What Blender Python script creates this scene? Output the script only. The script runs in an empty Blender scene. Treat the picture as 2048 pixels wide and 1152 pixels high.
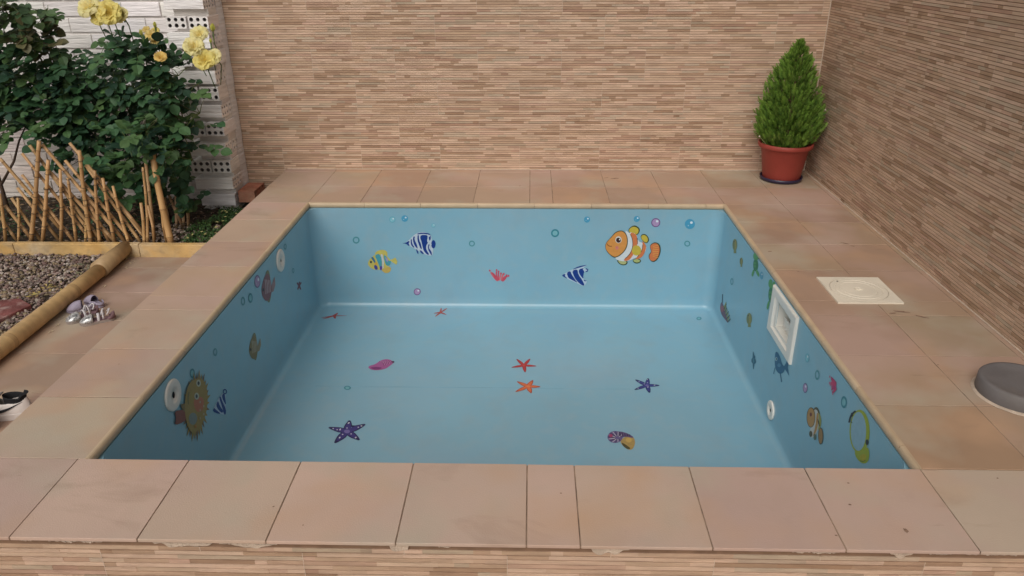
import bpy, bmesh, math, random
from math import sin, cos, pi, radians
from mathutils import Vector, Matrix, noise
random.seed(11)
S = bpy.context.scene
# ------------------------------------------------------------------ camera, sky, sun, exposure
CAMPOS = (1.3102, -1.8141, 1.3883)
F_PX, PITCH, YAW, ROLL = 1520.7, -0.4259, -0.0259, -0.0038
cd = bpy.data.cameras.new('camera'); cam = bpy.data.objects.new('camera', cd); S.collection.objects.link(cam)
fw = Vector((sin(YAW)*cos(PITCH), cos(YAW)*cos(PITCH), sin(PITCH)))
r0 = Vector((cos(YAW), -sin(YAW), 0)); u0 = r0.cross(fw)
rr = r0*cos(ROLL)+u0*sin(ROLL); uu = -r0*sin(ROLL)+u0*cos(ROLL)
Mx = Matrix((rr, uu, -fw)).transposed().to_4x4(); Mx.translation = Vector(CAMPOS)
cam.matrix_world = Mx
cd.sensor_width = 36; cd.lens = F_PX/2048*36; cd.clip_start = .05; cd.clip_end = 500
S.camera = cam
SUN_EL, SUN_AZ = radians(44), radians(197)      # azimuth clockwise from +Y: behind the camera, a little to the left
W = bpy.data.worlds.new('World'); S.world = W; W.use_nodes = True
nt = W.node_tree; nt.nodes.clear()
sky = nt.nodes.new('ShaderNodeTexSky'); sky.sky_type = 'NISHITA'; sky.sun_disc = False
sky.sun_elevation = SUN_EL; sky.sun_rotation = SUN_AZ; sky.air_density = 1.0; sky.dust_density = 5.0; sky.ozone_density = 1.0
hs = nt.nodes.new('ShaderNodeHueSaturation'); hs.inputs['Saturation'].default_value = .25
bg = nt.nodes.new('ShaderNodeBackground'); bg.inputs[1].default_value = .075
wo = nt.nodes.new('ShaderNodeOutputWorld')
nt.links.new(sky.outputs[0], hs.inputs['Color']); nt.links.new(hs.outputs[0], bg.inputs[0]); nt.links.new(bg.outputs[0], wo.inputs[0])
sl = bpy.data.lights.new('sun', 'SUN'); sl.energy = 1.5; sl.angle = radians(50); sl.color = (1, .94, .86)
sun = bpy.data.objects.new('sun', sl); S.collection.objects.link(sun)
sd = Vector((sin(SUN_AZ)*cos(SUN_EL), cos(SUN_AZ)*cos(SUN_EL), sin(SUN_EL)))
sun.rotation_euler = sd.to_track_quat('Z', 'Y').to_euler(); sun.location = (0, -5, 6)
S.view_settings.view_transform = 'Standard'; S.view_settings.look = 'None'; S.view_settings.exposure = 0.0; S.view_settings.gamma = 1
S.render.engine = 'CYCLES'
try: S.cycles.use_denoising = True
except Exception: pass
# ------------------------------------------------------------------ helpers
C = S.collection
def lin(r, g, b):
    f = lambda c: (c/255/12.92) if c/255 <= .04045 else ((c/255+.055)/1.055)**2.4
    return (f(r), f(g), f(b))
def tag(o, label=None, cat=None, group=None, kind=None):
    if label: o['label'] = label
    if cat: o['category'] = cat
    if group: o['group'] = group
    if kind: o['kind'] = kind
    return o
def empty(name, loc, label, cat, group=None, rz=0):
    o = bpy.data.objects.new(name, None); C.objects.link(o); o.location = loc; o.rotation_euler.z = rz; o.empty_display_size = .05
    return tag(o, label, cat, group)
class MB:
    def __init__(s): s.v = []; s.f = []; s.c = []; s.m = []
    def add(s, vs, fs, col=(1, 1, 1), m=0):
        b = len(s.v); s.v += [tuple(p) for p in vs]
        for f in fs: s.f.append([b+i for i in f]); s.c.append(col); s.m.append(m)
    def quad(s, a, b, c, d, col=(1, 1, 1), m=0): s.add([a, b, c, d], [(0, 1, 2, 3)], col, m)
    def box(s, x0, x1, y0, y1, z0, z1, col=(1, 1, 1), m=0, skip=()):
        v = [(x0,y0,z0),(x1,y0,z0),(x1,y1,z0),(x0,y1,z0),(x0,y0,z1),(x1,y0,z1),(x1,y1,z1),(x0,y1,z1)]
        F = {'z0':(0,3,2,1),'z1':(4,5,6,7),'y0':(0,1,5,4),'x1':(1,2,6,5),'y1':(2,3,7,6),'x0':(3,0,4,7)}
        s.add(v, [f for k, f in F.items() if k not in skip], col, m)
    def tube(s, pts, rad, n=8, col=(1, 1, 1), m=0, caps=True, flat=1.0):
        pts = [Vector(p) for p in pts]; k = len(pts)
        if not hasattr(rad, '__len__'): rad = [rad]*k
        cols = col if isinstance(col, list) else [col]*k
        t = (pts[1]-pts[0]).normalized(); a = t.orthogonal().normalized()
        vs = []
        for i, p in enumerate(pts):
            t = (pts[min(i+1, k-1)]-pts[max(i-1, 0)]).normalized()
            a = (a-t*a.dot(t)); a = a.normalized() if a.length > 1e-6 else t.orthogonal().normalized()
            b = t.cross(a)
            for j in range(n):
                an = 2*pi*j/n; vs.append(p+a*cos(an)*rad[i]+b*sin(an)*rad[i]*flat)
        base = len(s.v); s.v += [tuple(v) for v in vs]
        for i in range(k-1):
            for j in range(n):
                s.f.append([base+i*n+j, base+i*n+(j+1) % n, base+(i+1)*n+(j+1) % n, base+(i+1)*n+j]); s.c.append(cols[i]); s.m.append(m)
        if caps:
            s.f.append([base+j for j in reversed(range(n))]); s.c.append(cols[0]); s.m.append(m)
            s.f.append([base+(k-1)*n+j for j in range(n)]); s.c.append(cols[-1]); s.m.append(m)
    def lathe(s, prof, cx, cy, n=48, col=(1, 1, 1), m=0):
        cols = col if isinstance(col, list) else [col]*len(prof)
        base = len(s.v)
        for r, z in prof:
            for j in range(n): s.v.append((cx+r*cos(2*pi*j/n), cy+r*sin(2*pi*j/n), z))
        for i in range(len(prof)-1):
            for j in range(n):
                s.f.append([base+i*n+j, base+i*n+(j+1) % n, base+(i+1)*n+(j+1) % n, base+(i+1)*n+j]); s.c.append(cols[i]); s.m.append(m)
    def build(s, name, mats, parent=None, smooth=False, bevel=0, auto=None):
        me = bpy.data.meshes.new(name); me.from_pydata(s.v, [], s.f); me.update()
        mats = mats if isinstance(mats, (list, tuple)) else [mats]
        for q in mats: me.materials.append(q)
        me.polygons.foreach_set('material_index', s.m)
        if smooth: me.polygons.foreach_set('use_smooth', [True]*len(s.f))
        a = me.color_attributes.new('Col', 'FLOAT_COLOR', 'CORNER')
        buf = []
        for f, c in zip(s.f, s.c): buf += [c[0], c[1], c[2], 1.0]*len(f)
        a.data.foreach_set('color', buf)
        o = bpy.data.objects.new(name, me); C.objects.link(o)
        if parent is not None: o.parent = parent; o.matrix_parent_inverse = Matrix.Translation(-Vector(parent.location)) if parent.type == 'EMPTY' and parent.rotation_euler.z == 0 else Matrix.Identity(4)
        if bevel:
            b = o.modifiers.new('b', 'BEVEL'); b.width = bevel; b.segments = 2; b.limit_method = 'ANGLE'; b.angle_limit = radians(40)
        if auto:
            try:
                me.shade_auto_smooth = True
            except Exception: pass
        return o
def jit(c, d): 
    k = 1+random.uniform(-d, d); return tuple(max(0, x*k*(1+random.uniform(-d, d)*.25)) for x in c)
def mix(a, b, t): return tuple(x*(1-t)+y*t for x, y in zip(a, b))
# ------------------------------------------------------------------ materials
def mat(name, rough=.6, col=None, spec=.5, noise_scale=0, noise_amt=.15, bump=0, bump_scale=200, coat=0, spots=None, stretch=None, metal=0, trans=0, patch=None, glitter=0, stain=False):
    """procedural principled: vertex colour (or col) x noise, optional speck stains, bump"""
    m = bpy.data.materials.new(name); m.use_nodes = True; t = m.node_tree; N = t.nodes; L = t.links
    p = N['Principled BSDF']; p.inputs['Roughness'].default_value = rough
    p.inputs['Specular IOR Level'].default_value = spec; p.inputs['Coat Weight'].default_value = coat; p.inputs['Metallic'].default_value = metal
    if coat: p.inputs['Coat Roughness'].default_value = .25
    tc = N.new('ShaderNodeTexCoord'); src = tc.outputs['Object']
    if stretch:
        mp = N.new('ShaderNodeMapping'); mp.inputs['Scale'].default_value = stretch; L.new(src, mp.inputs[0]); srcs = mp.outputs[0]
    else: srcs = src
    if col is None:
        a = N.new('ShaderNodeAttribute'); a.attribute_name = 'Col'; c = a.outputs['Color']
    else:
        a = N.new('ShaderNodeRGB'); a.outputs[0].default_value = (*col, 1); c = a.outputs[0]
    def mul(c, scale, lo, hi, vec, detail=4, colr=None):
        n = N.new('ShaderNodeTexNoise'); n.inputs['Scale'].default_value = scale; n.inputs['Detail'].default_value = detail; L.new(vec, n.inputs['Vector'])
        r = N.new('ShaderNodeMapRange'); r.inputs['From Min'].default_value = .3; r.inputs['From Max'].default_value = .7; r.inputs['To Min'].default_value = lo; r.inputs['To Max'].default_value = hi; L.new(n.outputs[0], r.inputs[0])
        x = N.new('ShaderNodeMix'); x.data_type = 'RGBA'; x.blend_type = 'MULTIPLY'; x.inputs[0].default_value = 1; L.new(c, x.inputs[6]); L.new(r.outputs[0], x.inputs[7]); return x.outputs[2]
    if noise_scale: c = mul(c, noise_scale, 1-noise_amt, 1+noise_amt, srcs)
    if patch:      # (scale, colour, amount): soft patches of another hue belonging to the surface
        for sc, pc, am, off in patch:
            n = N.new('ShaderNodeTexNoise'); n.inputs['Scale'].default_value = sc; n.inputs['Detail'].default_value = 3; n.noise_dimensions = '4D'; n.inputs['W'].default_value = off; L.new(src, n.inputs['Vector'])
            r = N.new('ShaderNodeMapRange'); r.inputs['From Min'].default_value = .5; r.inputs['From Max'].default_value = .68; r.inputs['To Min'].default_value = 0; r.inputs['To Max'].default_value = am; L.new(n.outputs[0], r.inputs[0])
            x = N.new('ShaderNodeMix'); x.data_type = 'RGBA'; x.blend_type = 'MIX'; L.new(r.outputs[0], x.inputs[0]); L.new(c, x.inputs[6]); x.inputs[7].default_value = (*pc, 1); c = x.outputs[2]
    if spots:      # (scale, colour, threshold)
        for sc, pc, th in spots:
            v = N.new('ShaderNodeTexVoronoi'); v.inputs['Scale'].default_value = sc; L.new(src, v.inputs['Vector'])
            n = N.new('ShaderNodeTexNoise'); n.inputs['Scale'].default_value = sc*.6; L.new(src, n.inputs['Vector'])
            ad = N.new('ShaderNodeMath'); ad.operation = 'MULTIPLY_ADD'; L.new(n.outputs[0], ad.inputs[0]); ad.inputs[1].default_value = .6; L.new(v.outputs['Distance'], ad.inputs[2])
            r = N.new('ShaderNodeMapRange'); r.inputs['From Min'].default_value = th; r.inputs['From Max'].default_value = th+.05; r.inputs['To Min'].default_value = 1; r.inputs['To Max'].default_value = 0; L.new(ad.outputs[0], r.inputs[0])
            x = N.new('ShaderNodeMix'); x.data_type = 'RGBA'; L.new(r.outputs[0], x.inputs[0]); L.new(c, x.inputs[6]); x.inputs[7].default_value = (*pc, 1); c = x.outputs[2]
    if stain:      # long dirty drip marks left by foot traffic and dried puddles
        for sc, st, pc, am, th in ((2.2, (1, 2.4, 1), (.30, .20, .14), .38, .60), (5.5, (1, 3.5, 1), (.17, .11, .075), .6, .675), (1.1, (1, 1, 1), (.38, .27, .20), .25, .54)):
            mp2 = N.new('ShaderNodeMapping'); mp2.inputs['Scale'].default_value = st; mp2.inputs['Location'].default_value = (sc*3.1, sc, 0); L.new(src, mp2.inputs[0])
            n = N.new('ShaderNodeTexNoise'); n.inputs['Scale'].default_value = sc; n.inputs['Detail'].default_value = 7; n.inputs['Roughness'].default_value = .62; n.inputs['Distortion'].default_value = .5; L.new(mp2.outputs[0], n.inputs['Vector'])
            r = N.new('ShaderNodeMapRange'); r.inputs['From Min'].default_value = th; r.inputs['From Max'].default_value = th+.12; r.inputs['To Min'].default_value = 0; r.inputs['To Max'].default_value = am; L.new(n.outputs[0], r.inputs[0])
            x = N.new('ShaderNodeMix'); x.data_type = 'RGBA'; L.new(r.outputs[0], x.inputs[0]); L.new(c, x.inputs[6]); x.inputs[7].default_value = (*pc, 1); c = x.outputs[2]
    L.new(c, p.inputs['Base Color'])
    if bump:
        n = N.new('ShaderNodeTexNoise'); n.inputs['Scale'].default_value = bump_scale; n.inputs['Detail'].default_value = 5; L.new(srcs, n.inputs['Vector'])
        b = N.new('ShaderNodeBump'); b.inputs['Strength'].default_value = bump; b.inputs['Distance'].default_value = .01; L.new(n.outputs[0], b.inputs['Height']); L.new(b.outputs[0], p.inputs['Normal'])
    if glitter:
        v = N.new('ShaderNodeTexVoronoi'); v.inputs['Scale'].default_value = glitter; L.new(src, v.inputs['Vector'])
        r = N.new('ShaderNodeMapRange'); r.inputs['To Min'].default_value = .15; r.inputs['To Max'].default_value = .9; L.new(v.outputs['Color'], r.inputs[0])
        L.new(r.outputs[0], p.inputs['Base Color'])
        b = N.new('ShaderNodeBump'); b.inputs['Strength'].default_value = .8; b.inputs['Distance'].default_value = .004; L.new(v.outputs['Color'], b.inputs['Height']); L.new(b.outputs[0], p.inputs['Normal'])
    if trans:
        out = N['Material Output']; tr = N.new('ShaderNodeBsdfTranslucent'); L.new(c, tr.inputs[0]); ms = N.new('ShaderNodeMixShader'); ms.inputs[0].default_value = trans
        L.new(p.outputs[0], ms.inputs[1]); L.new(tr.outputs[0], ms.inputs[2]); L.new(ms.outputs[0], out.inputs[0])
    return m
M = {}
M['tile'] = mat('terracotta_tile', .62, None, .35, 2.5, .05, .12, 260, patch=[(2.6, (.54, .34, .21), .6, 0.0), (3.2, (.44, .40, .31), .65, 7.0), (2.2, (.50, .35, .30), .6, 3.3)], spots=[(7, (.15, .10, .075), .17), (16, (.20, .14, .10), .185), (33, (.22, .15, .11), .17)], stain=True)
M['grout'] = mat('grout', .9, (.27, .195, .14), .2, 14, .5, .4, 200)
M['smear'] = mat('mortar', .9, (.52, .42, .33), .2, 30, .15, .4, 200)
M['strip'] = mat('strip_stone', .6, None, .3, 9, .14, .35, 60, stretch=(1, 1, 7))
M['wallback'] = mat('strip_joint', .9, (.215, .135, .088), .2, 20, .2)
M['basin'] = mat('blue_fibreglass', .33, (.215, .42, .53), .5, 1.3, .05, .03, 5, coat=.25, patch=[(1.4, (.27, .41, .50), .5, 1.0), (3.0, (.20, .40, .53), .4, 5.0), (7.0, (.24, .37, .44), .35, 9.0), (16.0, (.30, .42, .47), .25, 4.0)])
M['nosing'] = mat('coping_glaze', .45, None, .4, 12, .08, .05, 150)
M['sticker'] = mat('printed_vinyl', .45, None, .4, 60, .06)
M['white_plastic'] = mat('white_plastic', .4, (.74, .72, .66), .5, 5, .05)
M['cream_plastic'] = mat('cream_plastic', .5, (.74, .68, .56), .4, 8, .07, .03, 80, spots=[(30, (.3, .22, .15), .17)])
M['dark'] = mat('dark_void', .8, (.015, .015, .015), .2)
M['grey_plastic'] = mat('grey_plastic', .65, (.15, .14, .14), .3, 8, .15, .1, 90, patch=[(9, (.18, .16, .14), .35, 2.0)])
M['terracotta'] = mat('terracotta_pot', .5, (.30, .050, .036), .4, 9, .08, .03, 60)
M['saucer'] = mat('navy_saucer', .4, (.022, .016, .045), .5)
M['leaf'] = mat('leaf', .55, None, .35, 40, .15, trans=.22)
M['needle'] = mat('needle', .6, None, .3, 30, .15, trans=.25)
M['petal'] = mat('petal', .6, None, .3, 40, .06, trans=.35)
M['stem'] = mat('stem', .7, None, .3, 60, .2)
M['bamboo'] = mat('bamboo', .5, None, .4, 25, .16, .1, 60, stretch=(1, 1, .25))
M['wire'] = mat('wire', .5, (.02, .02, .02), .5)
M['whitebrick'] = mat('painted_brick', .85, None, .2, 14, .10, .9, 22, stretch=(.35, .35, 3.2), patch=[(3.5, (.62, .58, .55), .45, 4.0)])
M['redbrick'] = mat('red_brick', .8, (.38, .15, .095), .3, 18, .25, .5, 60, patch=[(12, (.42, .24, .16), .6, 1.0)])
M['kerb'] = mat('yellow_kerb', .8, (.56, .365, .15), .2, 6, .2, .5, 40, patch=[(4, (.52, .43, .30), .7, 2.0), (9, (.58, .31, .08), .4, 6.0), (17, (.30, .22, .14), .5, 3.0)])
M['soil'] = mat('soil', .95, (.055, .042, .032), .1, 25, .5, .9, 40)
M['pebble'] = mat('pebble', .7, None, .3, 70, .15)
M['paving'] = mat('red_paving', .8, (.19, .065, .06), .3, 14, .3, .6, 50, patch=[(16, (.45, .34, .31), .6, 1.0)])
M['litter'] = mat('leaf_litter', .8, None, .2, 40, .2)
M['ground'] = mat('ground_concrete', .9, (.26, .21, .17), .2, 3, .15, .3, 60)
M['glitter'] = mat('silver_glitter', .3, (.5, .5, .5), .6, metal=.55, glitter=170)
M['strap'] = mat('white_strap', .6, (.58, .55, .56), .3, 40, .08)
M['rubber'] = mat('shoe_sole', .7, (.30, .25, .22), .3, 60, .12)
M['lining'] = mat('shoe_lining', .8, (.20, .12, .13), .2, 60, .15)
M['lilac'] = mat('lilac_foam', .55, (.32, .28, .36), .4, 30, .06)
M['leather'] = mat('white_leather', .5, (.66, .60, .56), .4, 30, .06, .05, 120)
M['black_cloth'] = mat('black_cloth', .8, (.018, .018, .02), .2, 80, .2)
M['grey_cloth'] = mat('grey_cloth', .8, (.16, .14, .13), .2, 80, .2)
# ------------------------------------------------------------------ dimensions (metres; deck top is z = 0)
T = .333; X1 = 2.441; YR = 2.443; D = .667; A = -.026; CUT = .137
XL = -.345; XW = 3.133; YF = -.331; YB = 3.171; ZG = -.25; WH = 3.0  # WH: wall tops out of view, raised to block sky light
# ------------------------------------------------------------------ ground, path
g = MB()
for (x0, x1, y0, y1) in [(-60, XL+.012, -60, 60), (XW, 60, -60, 60), (XL+.012, XW, -60, YF+.012), (XL+.012, XW, YB, 60)]:
    g.quad((x0, y0, ZG-.03), (x1, y0, ZG-.03), (x1, y1, ZG-.03), (x0, y1, ZG-.03))
tag(g.build('ground', M['ground']), 'plain concrete ground around the pool terrace', kind='structure')
def tilecol():
    return jit(random.choice([(.50, .37, .295), (.49, .35, .285), (.51, .385, .30), (.465, .375, .295), (.505, .355, .265), (.475, .345, .285), (.52, .375, .30)]), .05)
def tiles(name, rects, z, gap, label, th=.018, tint=None):
    t = MB()
    for (x0, x1, y0, y1) in rects:
        if x1-x0 < .01 or y1-y0 < .01: continue
        dz = random.uniform(-.0008, .0008)
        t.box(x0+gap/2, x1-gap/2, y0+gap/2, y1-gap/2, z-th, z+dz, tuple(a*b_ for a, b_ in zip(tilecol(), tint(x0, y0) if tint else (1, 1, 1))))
    return tag(t.build(name, M['tile'], bevel=.0016), label, kind='structure')
# path beside the deck, one step lower
pr = []
ys = [.102+.3215*k for k in range(-8, 7)] + [2.19]
for j in range(len(ys)-1):
    pr.append((-1.0, XL+.01, ys[j], ys[j+1]))
tiles('path', pr, ZG, .003, 'lower tiled path between the bamboo edging and the raised pool deck', tint=lambda x, y: (.70, .65, .60))
pg = MB(); pg.box(-1.0, XL+.011, -2.5, 2.19, ZG-.028, ZG-.0025, (1, 1, 1)); tag(pg.build('path_base', M['grout']), 'grout bed of the lower path', kind='structure')
# patio in front
pf = []
for i in range(14):
    for j in range(7): pf.append((XL+.01+T*i, XL+.01+T*(i+1), YF-.02-T*(j+1), YF-.02-T*j))
tiles('patio', [q for q in pf], ZG, .003, 'tiled patio in front of the raised deck')
# ------------------------------------------------------------------ deck
rows = [0, T, 2*T, 3*T, 3*T+CUT, 4*T+CUT, 5*T+CUT, 6*T+CUT, YR]
cols = [A, A+T, A+2*T, A+3*T, A+4*T, A+4*T+CUT, A+5*T+CUT, A+6*T+CUT, X1]
R = []
fc = [XL] + cols + [X1+T, X1+2*T, XW-.002]
Rf = [(fc[i], fc[i+1], YF, 0) for i in range(len(fc)-1)]
tiles('pool_deck', [q for q in Rf], 0, .0032, 'front row of terracotta tiles on the raised pool deck', th=.010)
for j in range(len(rows)-1):
    R.append((XL, 0, rows[j], rows[j+1]))
    R.append((X1, X1+T, rows[j], rows[j+1])); R.append((X1+T, X1+2*T, rows[j], rows[j+1])); R.append((X1+2*T, XW-.002, rows[j], rows[j+1]))
bc = [XL, 0] + cols[1:] + [X1+T, X1+2*T, XW-.002]
for (y0, y1) in [(YR, YR+T), (YR+T, YR+2*T), (YR+2*T, YB-.002)]:
    for i in range(len(bc)-1): R.append((bc[i], bc[i+1], y0, y1))
tiles('pool_deck', R, 0, .003, 'side and back tiles of the raised pool deck', tint=lambda x, y: (.77, .71, .62) if x > 2.4 else ((.84, .79, .73) if y > 2.4 else (.93, .91, .86)))  # right tiles: light falloff and dirt put into the colour; back tiles also darker
gb = MB()
for (x0, x1, y0, y1, dz) in [(XL+.004, -.004, .004, YB-.002, 0), (X1+.004, XW-.002, .004, YB-.002, 0), (-.004, X1+.004, YR+.004, YB-.002, 0), (XL+.004, XW-.002, YF+.004, -.004, -.0012)]:
    gb.box(x0, x1, y0, y1, -.0155 if dz == 0 else -.0095, -.0014+dz)
tag(gb.build('deck_grout', M['grout']), 'grout bed under the deck tiles', kind='structure')
# ------------------------------------------------------------------ strip-stone walls
def strips(name, length, height, place, label, panel=.53, prow=14, per=.0147, parent=None, gain=1.0):
    """place(u, v, d) -> world; u along, v up, d out of the wall. Strips of ceramic stone in panels laid in half bond"""
    lt, md, dk = (.60, .435, .320), (.475, .328, .225), (.35, .225, .145)
    b = MB(); n = int(height/per)
    for r in range(n):
        v0 = r*per; pr_ = r//prow; off = (pr_ % 2)*panel/2; top = (r % prow == prow-1)
        u = -off
        while u < length:
            pe = u+panel; q = u; ptint = random.gauss(0, .05)
            while q < pe-.001:
                w = min(random.choice([.035, .05, .08, .11, .15, .2, .26])*random.uniform(.8, 1.2), pe-q)
                if pe-q-w < .03: w = pe-q
                a0, a1 = max(q, 0), min(q+w, length)
                if a1-a0 > .002:
                    x = random.random(); s = random.gauss(.12, .08) if x < .55 else (random.gauss(.45, .10) if x < .82 else random.gauss(.82, .10))
                    s = min(1, max(0, s+ptint))
                    c = mix(lt, md, s*2) if s < .5 else mix(md, dk, s*2-1)
                    x = random.random()
                    if x < .12: c = mix(c, (.44, .27, .20), .5)
                    elif x < .22: c = mix(c, (.42, .36, .27), .5)
                    c = tuple(min(.8, k_*gain) for k_ in jit(c, .04))
                    d = random.uniform(.0022, .0040)
                    e = .0011 if q+w >= pe-.001 else 0
                    g0, g1 = v0+.0027, v0+per-.0002-(.0010 if top else 0)
                    P = [place(a0, g0, d*.8), place(a1-e, g0, d*.8), place(a1-e, g1, d), place(a0, g1, d)]
                    Q = [place(a0, g0-.0008, 0), place(a1-e, g0-.0008, 0), place(a1-e, g1, 0), place(a0, g1, 0)]
                    b.add(P+Q, [(0, 1, 2, 3), (4, 5, 1, 0), (3, 2, 6, 7), (7, 4, 0, 3), (5, 6, 2, 1)], c)
                q += w
            if 0 < pe < length: b.quad(place(pe-.0014, v0, .0034), place(pe+.0006, v0, .0034), place(pe+.0006, v0+per, .0034), place(pe-.0014, v0+per, .0034), (.56, .44, .34))
            u += panel
    return b.build(name, M['strip'], parent)
bw = empty('tiled_wall', (1.25, YB, 0), 'tall boundary wall clad in brown striped stone tiles facing the camera behind the pool', 'wall')
b = MB(); b.box(-.62, XW+.2, YB+.003, YB+.18, ZG-.05, WH, skip=()); b.build('wall_core', M['wallback'], bw)
strips('stone_cladding', XW-.003+.62, WH-ZG, lambda u, v, d: (-.62+u, YB+.003-d, ZG+v), '', parent=bw, gain=1.09)
rw = empty('tiled_wall', (XW, 0, 0), 'brown striped stone tile wall running towards the camera along the right side of the deck', 'wall')
b = MB(); b.box(XW+.003, XW+.18, -3.2, YB+.003, ZG-.05, WH+.4); b.build('wall_core', M['wallback'], rw)  # right wall made taller above the view to shade that side
strips('stone_cladding', YB+3.2, WH+.4-ZG, lambda u, v, d: (XW+.003-d, YB-.002-u, ZG+v), '', parent=rw)
b = MB(); b.tube([(XW, YB, z) for z in [0.0, .5, 1, 2, WH]], .0042, 8); b.build('corner_joint', M['smear'], rw)
b = MB(); b.tube([(XL+.01, YB-.002, .0012), (1, YB-.002, .0012), (XW-.004, YB-.002, .0012)], .0038, 6); b.build('base_joint', M['smear'], bw)
b = MB(); b.tube([(XW-.002, -3.0, .0012), (XW-.002, 1, .0012), (XW-.002, YB-.006, .0012)], .0038, 6); b.build('base_joint', M['smear'], rw)
fr = empty('deck_riser', (1.25, YF, ZG), 'low striped stone tile riser under the front edge of the pool deck', 'low wall')
b = MB(); b.box(XL+.012, XW-.002, YF+.012, YF+.06, ZG-.05, -.0108, (1, 1, 1)); b.box(XL+.012, XL+.06, YF+.06, YB-.01, ZG-.05, -.0185); b.build('riser_core', M['wallback'], fr)
strips('stone_cladding', XW-XL-.016, .2205, lambda u, v, d: (XL+.012+u, YF+.012-d, ZG+v), '', parent=fr)
strips('stone_cladding', YB-YF-.08, .232, lambda u, v, d: (XL+.012-d, YB-.01-u, ZG+v), '', parent=fr)
b = MB()    # rough mortar squeezed out under the tile edge
x = XL+.02
def lump(bb, x0, x1, z0, z1, y0, dep, n):
    # irregular thin smear of mortar
    pts = []
    for i in range(n+1): pts.append((x0+(x1-x0)*i/n, z1-random.uniform(0, .0015)))
    low = [(x0+(x1-x0)*i/n, z1-(z1-z0)*max(.06, min(1, (4*(i/n)*(1-i/n))**.5*(.62+.75*noise.noise((x0*7+(x1-x0)*i/n*38, 0, z0*50)))))) for i in range(n+1)]
    for i in range(n):
        d = dep*random.uniform(.5, 1)
        bb.add([(pts[i][0], y0, pts[i][1]), (pts[i+1][0], y0, pts[i+1][1]), (low[i+1][0], y0, low[i+1][1]), (low[i][0], y0, low[i][1]),
                (pts[i][0], y0-d, pts[i][1]-.001), (pts[i+1][0], y0-d, pts[i+1][1]-.001), (low[i+1][0], y0-d, low[i+1][1]+.001), (low[i][0], y0-d, low[i][1]+.001)],
               [(4, 7, 6, 5), (0, 4, 5, 1), (3, 2, 6, 7)])
while x < XW-.05:
    w = random.uniform(.03, .16)
    if random.random() < .5: b = MB(); lump(b, x, x+w, -.019 if random.random() < .3 else -.0155, -.0108, YF+.0085, .006, int(w/.006)+2); b.build('mortar', M['smear'], fr)
    x += w+random.uniform(0, .05)
for (cx, w, h) in [(.42, .16, .022), (.60, .12, .030), (.98, .05, .045), (1.52, .10, .034), (2.25, .06, .025)]:
    b = MB(); lump(b, cx-w/2, cx+w/2, -.012-h, -.0112, YF+.0082, .0015, 26); b.build('mortar_smear', M['smear'], fr)
AFF={
'bluefish':('back',[0.642,-0.254,0.1025,0.0005,-0.004,-0.074]),
'yfish':('back',[0.416,-0.369,0.092,0.0005,-0.006,-0.079]),
'coral':('back',[1.121,-0.464,0.061,0.0005,-0.0005,-0.047]),
'angelfish':('back',[1.584,-0.451,0.082,0.0005,0.002,-0.073]),
'clown':('back',[1.921,-0.256,0.1665,0.001,0.008,-0.128]),
'sf1':('floor',[0.124,2.286,0.076,0.001,0.0095,-0.0405]),
'sf2':('floor',[0.765,2.345,0.0395,0.001,0.0065,-0.062]),
'sr':('floor',[1.281,1.714,0.064,0.001,0.0005,-0.069]),
'so':('floor',[1.304,1.503,0.061,0.001,0.0005,-0.062]),
'sb':('floor',[1.91,1.524,0.061,0.001,-0.009,-0.0675]),
'sp':('floor',[0.469,1.095,0.0835,0.0015,0.0195,-0.0865]),
'pk':('floor',[0.518,1.705,0.0725,0.0015,0.0125,-0.0685]),
'sh':('floor',[1.73,1.05,0.0635,0.001,-0.008,-0.0725]),
'puffer':('left',[0.639,-0.234,0.132,-0.0865,-0.0515,-0.1185]),
'tri':('left',[0.872,-0.37,0.0655,-0.0425,-0.022,-0.0505]),
'fish1':('left',[1.603,-0.163,0.0985,-0.0445,-0.0335,-0.0775]),
'fish2':('left',[1.322,-0.349,0.0745,-0.041,-0.027,-0.063]),
'red':('left',[2.065,-0.366,0.042,-0.019,-0.01,-0.023]),
'mask':('right',[0.36,-0.144,-0.071,0.051,-0.0395,-0.083]),
'clown2':('right',[0.706,-0.339,-0.078,0.054,-0.032,-0.0675]),
'coral2':('right',[0.652,-0.12,-0.0365,0.022,-0.0145,-0.0305]),
'ray':('right',[1.159,-0.334,-0.0985,0.058,-0.031,-0.064]),
'small':('right',[1.529,-0.518,-0.0365,0.0215,-0.0185,-0.0385]),
'crab':('right',[2.157,-0.537,-0.1205,0.059,-0.0375,-0.0775]),
'g1':('right',[1.714,-0.078,-0.0775,0.0325,-0.027,-0.0565]),
'g2':('right',[1.429,-0.11,-0.073,0.034,-0.0325,-0.0675]),
'y1':('right',[2.108,-0.127,-0.057,0.022,-0.018,-0.0375]),
'y2':('right',[1.951,-0.159,-0.035,0.0145,-0.0115,-0.0235]),
'y3':('right',[1.688,-0.369,-0.0545,0.028,-0.0165,-0.0345]),
}
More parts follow.
